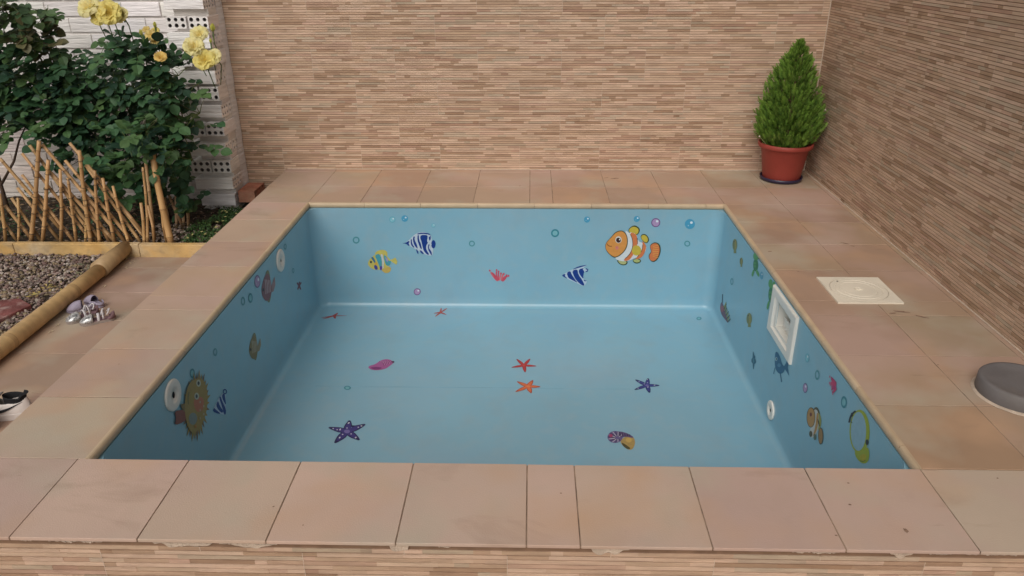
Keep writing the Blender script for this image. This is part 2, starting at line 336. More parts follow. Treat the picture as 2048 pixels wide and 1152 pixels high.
BUB=[
('back',[0.493,-0.1,0.0175,0.0,-0.0015,-0.019],0),
('back',[0.567,-0.093,0.0195,0.0,-0.0015,-0.02],1),
('back',[0.735,-0.136,0.012,0.0,-0.0005,-0.0125],0),
('back',[0.266,-0.231,0.021,0.0,-0.002,-0.0225],2),
('back',[0.961,-0.249,0.018,0.0,-0.0005,-0.019],2),
('back',[0.615,-0.569,0.0215,0.0005,-0.0015,-0.0235],3),
('back',[1.457,-0.18,0.024,0.0005,0.0005,-0.0255],4),
('back',[1.643,-0.094,0.0175,0.0,0.0005,-0.019],1),
('back',[1.934,-0.089,0.0175,0.0005,0.001,-0.0185],1),
('back',[2.047,-0.111,0.0265,0.0005,0.002,-0.028],3),
('back',[2.247,-0.119,0.0295,0.0,0.0025,-0.031],1),
('back',[2.243,-0.242,0.018,0.0,0.002,-0.019],2),
('left',[1.474,-0.079,0.0365,-0.016,-0.012,-0.0285],3),
('left',[1.272,-0.087,0.0215,-0.0105,-0.008,-0.0185],2),
('left',[1.361,-0.113,0.0255,-0.012,-0.009,-0.0215],4),
('left',[0.913,-0.15,0.0175,-0.0095,-0.0065,-0.0155],2),
('left',[0.693,-0.121,0.0185,-0.0115,-0.0075,-0.0175],4),
('left',[1.924,-0.076,0.0225,-0.0085,-0.0065,-0.0145],2),
('left',[1.999,-0.246,0.02,-0.0085,-0.005,-0.0125],2),
('right',[2.078,-0.329,-0.0285,0.0125,-0.0085,-0.0175],2),
('right',[1.594,-0.083,-0.0215,0.0095,-0.0085,-0.0175],1),
('right',[0.894,-0.142,-0.0195,0.0105,-0.0075,-0.0165],0),
('right',[0.773,-0.149,-0.0195,0.0115,-0.0085,-0.0175],2),
('right',[0.861,-0.263,-0.0215,0.0135,-0.009,-0.0185],3),
('right',[0.514,-0.106,-0.0215,0.014,-0.0095,-0.0195],4),
('floor',[0.387,1.472,0.0175,0.0005,0.0045,-0.019],4),
('floor',[2.325,2.29,0.015,0.0005,-0.004,-0.0205],4),
]
RB=[(-1.004,2.60,0.763,0.172,0.123,60),(-0.785,2.60,0.708,0.174,0.137,80),(-0.653,2.55,0.604,0.130,0.153,60),(-0.940,2.65,0.484,0.254,0.159,120),(-1.155,2.70,0.504,0.181,0.174,80),(-1.271,2.75,0.641,0.151,0.144,60),(-0.707,2.55,0.389,0.118,0.144,60),(-0.866,2.60,0.212,0.167,0.180,80),(-1.188,2.55,0.284,0.149,0.148,60),(-0.669,2.50,0.239,0.083,0.103,25),(-1.073,2.50,0.147,0.134,0.135,45),(-1.024,2.60,0.873,0.072,0.080,18),(-0.847,2.60,0.832,0.115,0.075,30),(-0.858,2.65,-0.038,0.094,0.111,18),(-1.367,2.55,0.223,0.090,0.105,22),(-1.377,2.70,0.399,0.138,0.119,45),]
LB=[(-1.556,2.60,0.967,0.171,0.131,60),(-1.561,2.60,0.736,0.188,0.123,75),(-1.734,2.65,0.542,0.165,0.158,75),(-1.452,2.60,0.595,0.162,0.182,95),(-1.549,2.50,1.067,0.138,0.101,30),(-1.438,2.60,0.873,0.100,0.067,22),(-1.363,2.65,0.770,0.102,0.069,25),(-1.749,2.60,0.375,0.091,0.060,12),(-1.352,2.60,0.523,0.133,0.128,50),(-1.485,2.60,0.406,0.119,0.088,30),(-1.967,2.70,0.777,0.178,0.381,120),(-1.494,2.70,1.052,0.101,0.058,16),]
DIRT = [(1.855, 2.968, .055, .016, .1), (1.80, 2.98, .03, .009, .4), (2.49, 1.70, .022, .010, .2), (2.90, 1.817, .05, .010, -.7), (2.925, 1.78, .02, .006, -.8), (2.84, 1.035, .06, .012, -.3), (2.90, .99, .05, .010, -.6), (2.80, 1.02, .03, .008, .1), (1.243, 2.794, .012, .006, 0), (2.18, -.161, .008, .006, 0), (2.287, -.259, .010, .016, .3), (2.64, -.04, .006, .004, 0), (.62, -.20, .005, .005, 0), (1.40, -.13, .005, .004, 0), (2.21, -.07, .007, .005, 0), (2.55, 1.45, .010, .005, 0), (2.78, .60, .007, .005, 0), (-.18, .55, .006, .004, 0), (2.10, -.28, .007, .004, 0), (.72, -.27, .004, .004, 0)]
# ------------------------------------------------------------------ pool
pool = empty('swimming_pool', (X1/2, YR/2, 0), 'small empty light blue rectangular pool with sea life stickers sunk in the tiled deck', 'swimming pool')
SKY0, SKY1, SKZ0, SKZ1 = 1.135, 1.30, -.215, -.09
def rrect(ins, rc, z, ys=(), nseg=8):
    x0, x1, y0, y1 = ins, X1-ins, ins, YR-ins; P = []
    for cx, cy, a0 in [(x1-rc, y0+rc, -pi/2), (x1-rc, y1-rc, 0), (x0+rc, y1-rc, pi/2), (x0+rc, y0+rc, pi)]:
        for k in range(nseg+1):
            a = a0+pi/2*k/nseg; P.append((cx+rc*cos(a), cy+rc*sin(a), z))
        if a0 == -pi/2:
            for y in ys: P.append((x1, y, z))
    return P
SY = (.3, .8, SKY0, SKY1, 1.8)
flange = [(-.03, .001, -.012), (-.03, .001, -.0300), (.0085, .075, -.0305)]
prof = [(.0085, .075, -.0306), (.0085, .075, -.06), (.0085, .075, SKZ1), (.0085, .075, SKZ0), (.0085, .072, -.40), (.0085, .068, -.60)]
for k in range(1, 7): a = pi/2*k/6; prof.append((.0085+.034*(1-cos(a)), max(.066-.034*(1-cos(a)), .01), -D+.034*(1-sin(a))))
b = MB(); loops = []
for ins, rc, z in prof:
    P = rrect(ins, rc, z, SY); base = len(b.v); b.v += P; loops.append((base, len(P)))
n = loops[0][1]
for i in range(len(loops)-1):
    for j in range(n):
        k = (j+1) % n
        if i == 2 and j == 9+2: continue          # opening of the skimmer mouth
        b.f.append([loops[i][0]+j, loops[i][0]+k, loops[i+1][0]+k, loops[i+1][0]+j]); b.c.append((1, 1, 1)); b.m.append(0)
b.f.append([loops[-1][0]+j for j in range(n)]); b.c.append((1, 1, 1)); b.m.append(0)
for (i0, r0_, z0_), (i1, r1_, z1_) in zip(flange, flange[1:]):
    P = rrect(i0, r0_, z0_, SY)+rrect(i1, r1_, z1_, SY); b.add(P, [(j, (j+1) % n, n+(j+1) % n, n+j) for j in range(n)])
bo = b.build('basin', M['basin'], pool, smooth=True)
M['seam'] = mat('seam_line', .4, (.185, .375, .485), .5, 9, .12)
b = MB(); xs = [.22+.05*k for k in range(33)]
for i in range(len(xs)-1):
    ya, yb = 1.488+.004*noise.noise((xs[i]*3, 0, 0)), 1.488+.004*noise.noise((xs[i+1]*3, 0, 0)); wa, wb = .003+.0022*noise.noise((xs[i]*5, 3, 0)), .003+.0022*noise.noise((xs[i+1]*5, 3, 0))
    b.add([(xs[i], ya-wa, -D+.0001), (xs[i+1], yb-wb, -D+.0001), (xs[i+1], yb, -D+.0007), (xs[i], ya, -D+.0007), (xs[i+1], yb+wb, -D+.0001), (xs[i], ya+wa, -D+.0001)], [(0, 1, 2, 3), (3, 2, 4, 5)])
b.build('floor_seam', M['seam'], pool)
# rounded coping nosing, one length per tile
def nose(p0, p1, out, name='coping'):
    """half-round lip from p0 to p1 (world xy), pushed out towards the pool"""
    b = MB(); p0 = Vector((*p0, 0)); p1 = Vector((*p1, 0)); o = Vector((*out, 0)); Lg = (p1-p0).length; d = (p1-p0).normalized()
    q = 0; cuts = [0]
    while q < Lg-.01: q = min(q+T, Lg); cuts.append(q)
    for i in range(len(cuts)-1):
        a, e = p0+d*(cuts[i]+.001), p0+d*(cuts[i+1]-.001); c = jit((.50, .38, .25), .08)
        pr = []
        for k in range(9):
            an = pi/2-pi*k/8; pr.append((.0115*cos(an), -.0150+.0160*sin(an)))
        pr = [(-.006, .0008)]+pr+[(-.006, -.031)]
        vs = []
        for s in (a, e):
            for u, z in pr: w = s+o*u; vs.append((w.x, w.y, z))
        m = len(pr); fs = [(j, j+1, m+j+1, m+j) for j in range(m-1)]+[tuple(range(m)), tuple(reversed(range(m, 2*m)))]
        b.add(vs, fs, c)
    return b.build(name, M['nosing'], pool)
nose((0, YR), (X1, YR), (0, -1)); nose((X1, YR-.0), (X1, 0), (-1, 0)); nose((0, 0), (0, YR), (1, 0))
b = MB(); b.box(.0, X1, -.06, .003, -.031, -.0185, (.45, .36, .28)); b.build('front_rim_bed', M['grout'], pool)
# ------------------------------------------------------------------ stickers
def onwall(pl, u, v, h):
    if pl == 'back': return (u, YR-.0087-h, v)
    if pl == 'left': return (.0087+h, u, v)
    if pl == 'right': return (X1-.0087-h, u, v)
    return (u, v, -D+.0002+h)
class Art:
    def __init__(s, pl, aff, box, lift=.0006):
        s.pl, s.a, s.bx, s.h, s.b = pl, aff, box, lift, MB()
    def w(s, x, y, h):
        x0, y0, x1, y1 = s.bx; ax = (x-(x0+x1)/2)/((x1-x0)/2); ay = (y-(y0+y1)/2)/((y1-y0)/2); a = s.a
        return onwall(s.pl, a[0]+ax*a[2]+ay*a[4], a[1]+ax*a[3]+ay*a[5], h)
    def poly(s, pts, col):
        from mathutils.geometry import tessellate_polygon
        s.h += .00010
        V = [s.w(x, y, s.h) for x, y in pts]
        tr = tessellate_polygon([[Vector((x, y, 0)) for x, y in pts]])
        s.b.add(V, [tuple(t) for t in tr], col); return s
    def ell(s, cx, cy, rx, ry, col, n=22, rot=0, a0=0, a1=2*pi):
        full = abs(a1-a0-2*pi) < 1e-6; m = n if full else n+1
        P = []
        for k in range(m):
            a = a0+(a1-a0)*k/n; x, y = rx*cos(a), ry*sin(a); P.append((cx+x*cos(rot)-y*sin(rot), cy+x*sin(rot)+y*cos(rot)))
        return s.poly(P, col)
    def ring(s, cx, cy, rx, ry, t, col, n=24):
        s.h += .00010; V = []
        for k in range(n):
            a = 2*pi*k/n; V.append(s.w(cx+rx*cos(a), cy+ry*sin(a), s.h)); V.append(s.w(cx+rx*(1-t)*cos(a), cy+ry*(1-t)*sin(a), s.h))
        s.b.add(V, [(2*k, 2*((k+1) % n), 2*((k+1) % n)+1, 2*k+1) for k in range(n)], col); return s
    def line(s, pts, wd, col, taper=False):
        s.h += .00010; V = []; n = len(pts)
        for i, (x, y) in enumerate(pts):
            x0, y0 = pts[max(i-1, 0)]; x1, y1 = pts[min(i+1, n-1)]; L = math.hypot(x1-x0, y1-y0) or 1; nx, ny = -(y1-y0)/L, (x1-x0)/L
            w = wd/2*((1-.85*abs(2*i/(n-1)-1)) if taper else 1); V += [s.w(x+nx*w, y+ny*w, s.h), s.w(x-nx*w, y-ny*w, s.h)]
        s.b.add(V, [(2*i, 2*i+2, 2*i+3, 2*i+1) for i in range(n-1)], col); return s
    def done(s, name, label):
        o = s.b.build(name, M['sticker'], pool); o['label'] = label; return o
def smooth(pts, it=2, closed=True):
    for _ in range(it):
        q = []; n = len(pts)
        for i in range(n if closed else n-1):
            a, b_ = pts[i], pts[(i+1) % n]; q += [(a[0]*.75+b_[0]*.25, a[1]*.75+b_[1]*.25), (a[0]*.25+b_[0]*.75, a[1]*.25+b_[1]*.75)]
        pts = q
    return pts
NB = lin(10, 52, 128); WHT = (.50, .60, .66); BLK = (.03, .03, .035); OR = (.56, .25, .06); YL = (.55, .45, .08); GD = (.45, .33, .06)
def star(k, arms, cols, dots=0, rin=.34, wtip=.10, seed=1, name='starfish_sticker', label=''):
    pl, aff = AFF[k]; a = Art(pl, aff, (-1, -1, 1, 1)); rnd = random.Random(seed)
    arms = sorted(arms, key=lambda p: math.atan2(p[1], p[0])); n = len(arms)
    def outline(s, ri):
        P = []
        for i in range(n):
            x, y = arms[i]; x2, y2 = arms[(i+1) % n]; an = math.atan2(y, x); px, py = -sin(an), cos(an); w = wtip
            P += [(x*.45*s-px*ri*.75, y*.45*s-py*ri*.75), (x*s-px*w, y*s-py*w), (x*s*1.04, y*s*1.04), (x*s+px*w, y*s+py*w), (x*.45*s+px*ri*.75, y*.45*s+py*ri*.75)]
            mx, my = (x/math.hypot(x, y)+x2/math.hypot(x2, y2)), (y/math.hypot(x, y)+y2/math.hypot(x2, y2)); L = math.hypot(mx, my) or 1; P.append((mx/L*ri, my/L*ri))
        return smooth(P, 1)
    a.poly(outline(1, rin), cols[0]); a.poly(outline(.8, rin*.7), cols[1]); a.ell(0, 0, rin*.5, rin*.5, cols[2])
    for i in range(dots):
        x, y = arms[i % n]; f = rnd.uniform(.2, .85); a.ell(x*f+rnd.uniform(-.05, .05), y*f+rnd.uniform(-.05, .05), .04, .05, (.6, .62, .66), 8)
    a.done(name, label)
star('sf1', [(-1, .6), (-.85, 1), (.1, .9), (1, -.1), (.3, -1)], [lin(160, 60, 55)]*2+[lin(180, 70, 60)], rin=.16, wtip=.04, label='thin red starfish sticker at the far left of the pool floor')
star('sf2', [(-.8, .9), (-1, .2), (.1, -1), (1, -.9), (.9, .5)], [lin(165, 70, 60)]*2+[lin(185, 80, 65)], rin=.18, wtip=.05, label='small red starfish sticker near the back edge of the pool floor')
star('sr', [(-1, .3), (-.6, -.95), (.5, -1), (1, .1), (.1, 1)], [lin(150, 40, 45), lin(178, 52, 48), lin(190, 70, 60)], rin=.22, wtip=.06, label='red starfish sticker in the middle of the pool floor')
star('so', [(-.9, -.75), (-1, .8), (.25, 1), (1, .05), (.4, -.95)], [lin(165, 75, 50), lin(205, 105, 62), lin(215, 125, 75)], rin=.30, wtip=.07, label='orange starfish sticker just in front of the red one')
star('sb', [(-.95, -.8), (-1, .6), (.2, 1), (1, 0), (.1, -1)], [lin(25, 35, 90), lin(52, 58, 128), lin(110, 100, 160)], dots=9, rin=.28, wtip=.08, label='small navy starfish sticker at the right of the floor')
star('sp', [(-1, -.35), (-.65, 1), (.65, .75), (1, -.65), (.15, -1)], [lin(38, 35, 82), lin(62, 55, 118), lin(115, 105, 160)], dots=16, rin=.33, wtip=.08, label='big spotted purple starfish sticker at the near left of the floor', seed=4)
# striped tropical fish (navy and white)
pl, aff = AFF['bluefish']; a = Art(pl, aff, (1190, 295, 1610, 575))
a.poly(smooth([(1230, 420), (1290, 380), (1330, 335), (1380, 300), (1460, 288), (1545, 315), (1560, 380), (1560, 440), (1580, 500), (1570, 580), (1500, 570), (1440, 545), (1400, 520), (1330, 480), (1280, 455)], 2), (.46, .55, .64))
a.poly(smooth([(1190, 425), (1240, 420), (1275, 395), (1290, 410), (1272, 425), (1290, 455), (1275, 460), (1245, 432)], 1), NB)
for P in ([(1300, 375), (1312, 370), (1318, 430), (1350, 480), (1330, 478), (1300, 440)], [(1335, 340), (1352, 345), (1345, 380), (1375, 440), (1390, 495), (1370, 480), (1345, 450), (1325, 390)], [(1385, 325), (1400, 325), (1402, 380), (1425, 430), (1440, 500), (1420, 490), (1400, 440), (1382, 385)],
          [(1425, 325), (1500, 325), (1510, 345), (1500, 400), (1515, 420), (1490, 450), (1490, 500), (1530, 560), (1510, 570), (1460, 520), (1445, 460), (1430, 400), (1415, 360)], [(1520, 340), (1535, 350), (1545, 320), (1548, 380), (1530, 400)],
          [(1375, 310), (1440, 295), (1530, 305), (1545, 330), (1500, 315), (1430, 312), (1385, 320)], [(1520, 430), (1535, 440), (1520, 480), (1560, 530), (1562, 575), (1545, 560), (1510, 490)],
          [(1365, 495), (1385, 505), (1400, 560), (1378, 545)], [(1405, 505), (1440, 520), (1470, 560), (1430, 550)]): a.poly(smooth(P, 1), NB)
a.ell(1580, 437, 27, 50, NB); a.line([(1540, 410), (1555, 437), (1545, 470)], 6, (.46, .55, .64))
a.done('fish_sticker', 'navy and white striped fish sticker with a pointed snout on the back pool wall')
pl, aff = AFF['yfish']; a = Art(pl, aff, (750, 500, 1130, 800))
TL = lin(70, 150, 165); LV = lin(150, 140, 190); YP = lin(190, 180, 95)
a.poly(smooth([(830, 560), (870, 515), (950, 500), (1000, 530), (1000, 590), (900, 580)], 2), YP); a.poly(smooth([(920, 720), (1050, 710), (1040, 780), (980, 800), (930, 770)], 2), lin(190, 165, 90))
a.poly(smooth([(745, 680), (775, 620), (830, 570), (900, 545), (970, 560), (1020, 610), (1050, 640), (1030, 700), (960, 745), (860, 758), (790, 735)], 2), YP)
a.poly(smooth([(790, 605), (815, 585), (850, 640), (850, 690), (825, 650)], 1), lin(60, 110, 140)); a.poly(smooth([(835, 570), (900, 550), (930, 620), (930, 740), (905, 740), (880, 660)], 1), TL)
a.poly(smooth([(950, 560), (990, 590), (1010, 640), (1050, 640), (1030, 700), (985, 705), (960, 640)], 1), TL); a.poly([(915, 560), (935, 558), (955, 640), (950, 735), (938, 735), (935, 640)], lin(190, 195, 205)); a.poly([(970, 590), (1005, 625), (1005, 660), (985, 640)], LV)
a.poly(smooth([(830, 690), (870, 700), (880, 755), (835, 745)], 1), lin(60, 65, 140)); a.poly(smooth([(900, 710), (935, 700), (930, 760), (905, 755)], 1), lin(75, 65, 150))
a.poly([(1040, 630), (1100, 600), (1125, 645), (1115, 690), (1055, 655)], YP); a.ell(792, 656, 13, 16, BLK); a.ell(855, 675, 16, 18, lin(205, 160, 60)); a.done('fish_sticker', 'yellow fish sticker with teal stripes on the back pool wall')
def coral(k, box, branches, col, col2, label):
    pl, aff = AFF[k]; a = Art(pl, aff, box)
    for i, P in enumerate(branches): a.line(smooth(P, 1, False), 17 if i % 2 else 20, col if i % 3 else col2)
    for P in branches: a.ell(P[-1][0], P[-1][1], 11, 11, col, 10)
    a.done('coral_sticker', label)
cb = [[(620, 770), (560, 720), (510, 650)], [(620, 770), (590, 700), (595, 645)], [(620, 770), (600, 730), (545, 680)], [(625, 770), (640, 710), (650, 680)], [(640, 770), (690, 720), (745, 705)], [(620, 770), (615, 700), (620, 660)], [(650, 765), (670, 700), (685, 685)], [(600, 760), (575, 730), (560, 690)], [(655, 770), (700, 740), (720, 700)]]
coral('coral', (500, 640, 750, 790), cb, lin(190, 75, 95), lin(205, 100, 110), 'pink coral sticker in the middle of the back pool wall')
coral('coral2', (500, 640, 750, 790), [[(y*1.6-400, 640+(x-500)*.6) for x, y in P] for P in cb], lin(190, 60, 105), lin(170, 60, 110), 'pink coral sticker on the right pool wall')
def angel(k, label):
    pl, aff = AFF[k]; a = Art(pl, aff, (1440, 565, 1765, 835))
    a.poly(smooth([(1440, 705), (1510, 660), (1560, 635), (1640, 595), (1765, 570), (1690, 610), (1760, 625), (1750, 660), (1710, 650), (1700, 720), (1715, 760), (1750, 770), (1720, 830), (1690, 830), (1630, 800), (1520, 750)], 1), (.42, .53, .64))
    for P in ([(1440, 705), (1470, 685), (1490, 690), (1475, 705), (1515, 745), (1490, 735)], [(1500, 670), (1545, 645), (1560, 690), (1600, 750), (1640, 800), (1560, 755), (1520, 735)], [(1565, 645), (1630, 625), (1640, 690), (1690, 760), (1720, 825), (1690, 828), (1630, 780), (1590, 720)],
              [(1560, 635), (1640, 590), (1765, 570), (1680, 600), (1610, 620)], [(1650, 625), (1710, 612), (1690, 630), (1715, 650), (1700, 700), (1705, 750), (1670, 710), (1645, 665)], [(1700, 745), (1725, 765), (1748, 765), (1715, 780)]): a.poly(smooth(P, 1), NB)
    a.line([(1730, 620), (1755, 630), (1750, 650), (1730, 655)], 14, NB); a.done('fish_sticker', label)
angel('angelfish', 'navy and white triangular angelfish sticker on the back pool wall')
pl, aff = AFF['tri']; a = Art(pl, aff, (635, 515, 790, 785))
a.poly(smooth([(635, 735), (665, 670), (700, 600), (745, 545), (775, 550), (768, 620), (775, 690), (772, 780), (700, 765)], 1), (.40, .50, .62))
for P in ([(635, 740), (650, 700), (665, 720), (720, 765), (690, 765)], [(668, 680), (690, 625), (705, 680), (745, 735), (735, 760), (700, 735)], [(700, 600), (715, 580), (735, 640), (775, 720), (770, 780), (750, 770), (730, 690)], [(730, 570), (755, 548), (765, 600), (775, 680), (755, 650), (735, 610)]): a.poly(smooth(P, 1), NB)
a.ring(762, 535, 22, 28, .4, NB); a.done('fish_sticker', 'navy and white triangular fish sticker near the front of the left pool wall')
def clown(k, label, rot=0):
    pl, aff = AFF[k]; a = Art(pl, aff, (395, 245, 1250, 850)); OC = lin(205, 140, 70); OC2 = lin(200, 115, 70); DK = lin(45, 60, 35); YC = lin(190, 170, 65); WC = (.60, .64, .66)
    a.poly(smooth([(745, 320), (800, 260), (860, 243), (920, 280), (935, 330), (890, 400), (800, 380)], 2), DK); a.poly(smooth([(755, 322), (800, 275), (850, 262), (905, 290), (915, 335), (880, 390), (800, 370)], 2), YC)
    a.poly(smooth([(935, 400), (990, 366), (1050, 400), (1078, 470), (1030, 525), (960, 470)], 2), DK); a.poly(smooth([(945, 405), (990, 383), (1040, 410), (1058, 470), (1025, 512), (960, 460)], 2), YC)
    a.poly(smooth([(570, 765), (640, 775), (745, 780), (740, 830), (680, 855), (610, 830)], 2), DK); a.poly(smooth([(590, 770), (640, 780), (730, 785), (722, 822), (680, 838), (620, 820)], 2), lin(170, 175, 120))
    a.poly(smooth([(815, 770), (870, 740), (950, 760), (950, 800), (890, 825), (840, 810)], 2), DK); a.poly(smooth([(825, 770), (870, 748), (938, 768), (935, 792), (890, 808), (848, 798)], 2), lin(165, 175, 110))
    a.poly(smooth([(1080, 570), (1100, 520), (1170, 492), (1240, 530), (1255, 640), (1210, 760), (1140, 805), (1080, 770), (1060, 690), (1110, 640)], 2), DK)
    a.poly(smooth([(1085, 570), (1105, 530), (1165, 505), (1222, 540), (1238, 640), (1195, 750), (1135, 790), (1085, 765), (1070, 695), (1118, 640)], 2), OC2)
    for q in range(7): a.line([(1130, 560+q*25), (1215, 540+q*32)], 7, lin(215, 165, 80))
    a.poly(smooth([(760, 340), (880, 370), (900, 480), (1000, 520), (1040, 590), (960, 720), (880, 720), (780, 775), (640, 790), (540, 735), (700, 600), (750, 450)], 1), WC)
    a.poly(smooth([(775, 340), (880, 375), (895, 470), (890, 550), (830, 690), (760, 780), (665, 778), (760, 680), (815, 580), (820, 460)], 2), OC2); a.poly(smooth([(965, 470), (1010, 520), (1032, 580), (975, 720), (880, 760), (860, 745), (950, 660), (975, 560)], 2), OC2)
    a.poly(smooth([(530, 735), (640, 790), (780, 680), (825, 560), (815, 440), (760, 345), (700, 315), (735, 420), (730, 560), (640, 680)], 2), WC)
    a.line(smooth([(765, 340), (818, 440), (825, 560), (780, 680), (665, 778)], 2, False), 9, DK); a.line(smooth([(885, 400), (895, 480), (895, 550)], 2, False), 8, DK); a.line(smooth([(975, 490), (970, 600), (930, 670), (870, 745)], 2, False), 8, DK)
    a.poly(smooth([(400, 540), (425, 490), (500, 410), (560, 340), (660, 312), (730, 370), (752, 470), (735, 580), (670, 670), (560, 740), (480, 700), (410, 620)], 2), DK)
    a.poly(smooth([(405, 545), (430, 492), (505, 415), (565, 350), (655, 323), (720, 375), (740, 470), (722, 575), (660, 660), (560, 725), (485, 692), (415, 615)], 2), OC)
    a.ell(880, 620, 70, 78, YC); a.ell(605, 458, 48, 52, (.62, .6, .55)); a.ell(605, 465, 36, 38, lin(55, 25, 25)); a.ell(622, 455, 10, 12, (.7, .7, .7)); a.ell(582, 580, 26, 28, lin(200, 120, 110))
    a.line(smooth([(428, 500), (440, 545), (490, 560), (512, 545)], 2, False), 9, lin(100, 45, 25)); a.done('fish_sticker', label)
clown('clown', 'big smiling orange and white clownfish sticker on the back pool wall'); 
pl, aff = AFF['clown2']; a = Art(pl, aff, (500, 535, 650, 855)); OB = lin(170, 130, 70); DG = lin(80, 75, 50)
a.ell(582, 620, 34, 80, DG); a.ell(600, 660, 26, 70, lin(140, 145, 70)); a.poly(smooth([(560, 560), (595, 560), (610, 640), (600, 740), (560, 800), (530, 790), (530, 720), (570, 680)], 2), (.50, .52, .50))
a.ell(540, 625, 38, 86, DG); a.ell(540, 625, 33, 80, OB); a.ell(540, 600, 10, 17, lin(110, 50, 40)); a.poly(smooth([(590, 580), (606, 600), (600, 700), (575, 770), (555, 790), (580, 700)], 2), OB)
a.ell(622, 780, 21, 70, DG); a.ell(622, 780, 16, 62, lin(150, 115, 65)); a.ell(540, 765, 14, 26, DG); a.ell(575, 790, 11, 26, lin(90, 105, 90)); a.line([(600, 640), (612, 700)], 8, DG); a.done('fish_sticker', 'small orange and white clownfish sticker low on the right pool wall')
def shellfish(): pass
pl, aff = AFF['pk']; a = Art(pl, aff, (478, 150, 698, 260)); PK = lin(160, 85, 140)
a.poly(smooth([(478, 215), (540, 200), (580, 165), (640, 152), (698, 180), (660, 210), (620, 240), (540, 252), (490, 240)], 2), PK)
for q in range(6): a.line(smooth([(560+q*20, 175-q*1.5), (600+q*15, 180), (615+q*11, 225-q*6)], 1, False), 5, lin(110, 45, 95)); a.line(smooth([(568+q*20, 175-q*1.5), (608+q*15, 182), (621+q*11, 222-q*6)], 1, False), 3, lin(205, 150, 190))
a.poly(smooth([(490, 228), (560, 222), (600, 232), (545, 248)], 1), lin(120, 50, 110)); a.ell(684, 181, 10, 8, lin(70, 40, 70)); a.done('shell_sticker', 'pink whelk shell sticker on the left of the pool floor')
pl, aff = AFF['sh']; a = Art(pl, aff, (958, 815, 1198, 972))
a.poly(smooth([(1060, 900), (1110, 860), (1180, 860), (1198, 910), (1175, 965), (1140, 972), (1095, 945)], 2), lin(165, 140, 85)); a.poly(smooth([(1075, 908), (1110, 925), (1160, 960), (1130, 968), (1090, 940)], 1), lin(75, 70, 40)); a.ell(1022, 865, 66, 50, lin(95, 85, 130)); a.poly(smooth([(1020, 816), (1100, 822), (1170, 855), (1185, 875), (1110, 862), (1070, 875)], 1), lin(90, 75, 115))
for q in range(14):
    an = pi*.25+q*pi*1.75/14; a.line([(1040+18*cos(an), 872+12*sin(an)), (1024+62*cos(an), 866+46*sin(an))], 5, lin(190, 185, 195) if q % 2 else lin(45, 40, 70))
for q in range(5): a.line([(1060+q*22, 826+q*5), (1070+q*20, 862)], 6, lin(40, 35, 60))
a.ell(985, 858, 16, 14, lin(150, 60, 100)); a.ell(1140, 895, 26, 20, lin(190, 160, 90)); a.done('shell_sticker', 'purple ribbed sea snail shell sticker on the near floor')
# spiky pufferfish, plain generic design
pl, aff = AFF['puffer']; a = Art(pl, aff, (245, 350, 600, 1030)); OL = lin(152, 130, 62); OD = lin(112, 104, 48)
for q in range(30):
    an = 2*pi*q/30+.1; cx, cy = 470, 690; ex, ey = 105*cos(an)-18*sin(an), 285*sin(an); L = 1.22 if q % 2 else 1.34
    px, py = -sin(an)*13, cos(an)*24; a.poly([(cx+ex*.9+px, cy+ey*.9+py), (cx+ex*L, cy+ey*L), (cx+ex*.9-px, cy+ey*.9-py)], OL if q % 3 else lin(120, 95, 60))
a.poly(smooth([(250, 740), (340, 725), (400, 780), (340, 850), (250, 880), (268, 810)], 1), lin(130, 68, 50)); a.poly(smooth([(300, 680), (350, 660), (390, 700), (350, 770)], 1), lin(120, 100, 50))
a.poly(smooth([(365, 520), (400, 440), (480, 400), (540, 420), (575, 520), (580, 640), (560, 780), (500, 920), (430, 975), (380, 920), (350, 800), (345, 640)], 2), OL)
a.ell(425, 820, 42, 62, lin(120, 130, 125)); a.poly(smooth([(430, 620), (500, 590), (540, 620), (530, 740), (470, 760), (435, 700)], 2), lin(175, 105, 70)); a.line(smooth([(395, 520), (372, 600), (385, 720)], 2, False), 12, OD); a.line(smooth([(420, 500), (400, 600), (412, 700)], 2, False), 7, lin(150, 140, 50))
for cx, cy in ((480, 455), (460, 590)): a.ell(cx, cy, 24, 36, (.42, .45, .36)); a.ell(cx, cy, 11, 20, BLK)
for q in range(5): a.ell(495+q % 2*38, 650+q*42, 7, 14, lin(170, 160, 130))
a.ell(450, 900, 10, 16, lin(180, 120, 50)); a.done('fish_sticker', 'olive spiky pufferfish sticker beside the white nozzle on the left pool wall')
def sidefish(k, body, stripe, label):
    pl, aff = AFF[k]; a = Art(pl, aff, (-1, -1, 1, 1))
    a.poly(smooth([(-.5, -.7), (0, -1.05), (.25, -.6), (.3, 0), (.4, .6), (.1, 1.05), (-.3, .7)], 2), lin(125, 125, 85)); a.poly(smooth([(-.95, .35), (-.8, -.2), (-.35, -.75), (.1, -.75), (.42, -.1), (.45, .4), (.1, .85), (-.5, .85)], 2), body)
    for q in range(4): a.line(smooth([(-.5+q*.2, -.55+q*.02), (-.3+q*.2, 0), (-.35+q*.2, .6-q*.05)], 1, False), .085, stripe)
    a.poly([(.38, 0), (.85, -.6), (.95, -.1), (.7, .3), (.45, .35)], mix(body, stripe, .4)); a.ell(-.68, .2, .11, .10, BLK); a.done('fish_sticker', label)
sidefish('fish1', lin(130, 85, 90), lin(185, 165, 165), 'pinkish striped fish sticker high on the left pool wall'); sidefish('fish2', lin(130, 115, 70), lin(175, 165, 145), 'olive striped fish sticker low on the left pool wall')
star('red', [(-.6, .9), (-.9, -.6), (.2, -.9), (.9, -.7), (.7, .9)], [lin(120, 65, 80)]*3, rin=.35, wtip=.18, name='coral_sticker', label='tiny reddish sticker near the back of the left pool wall')
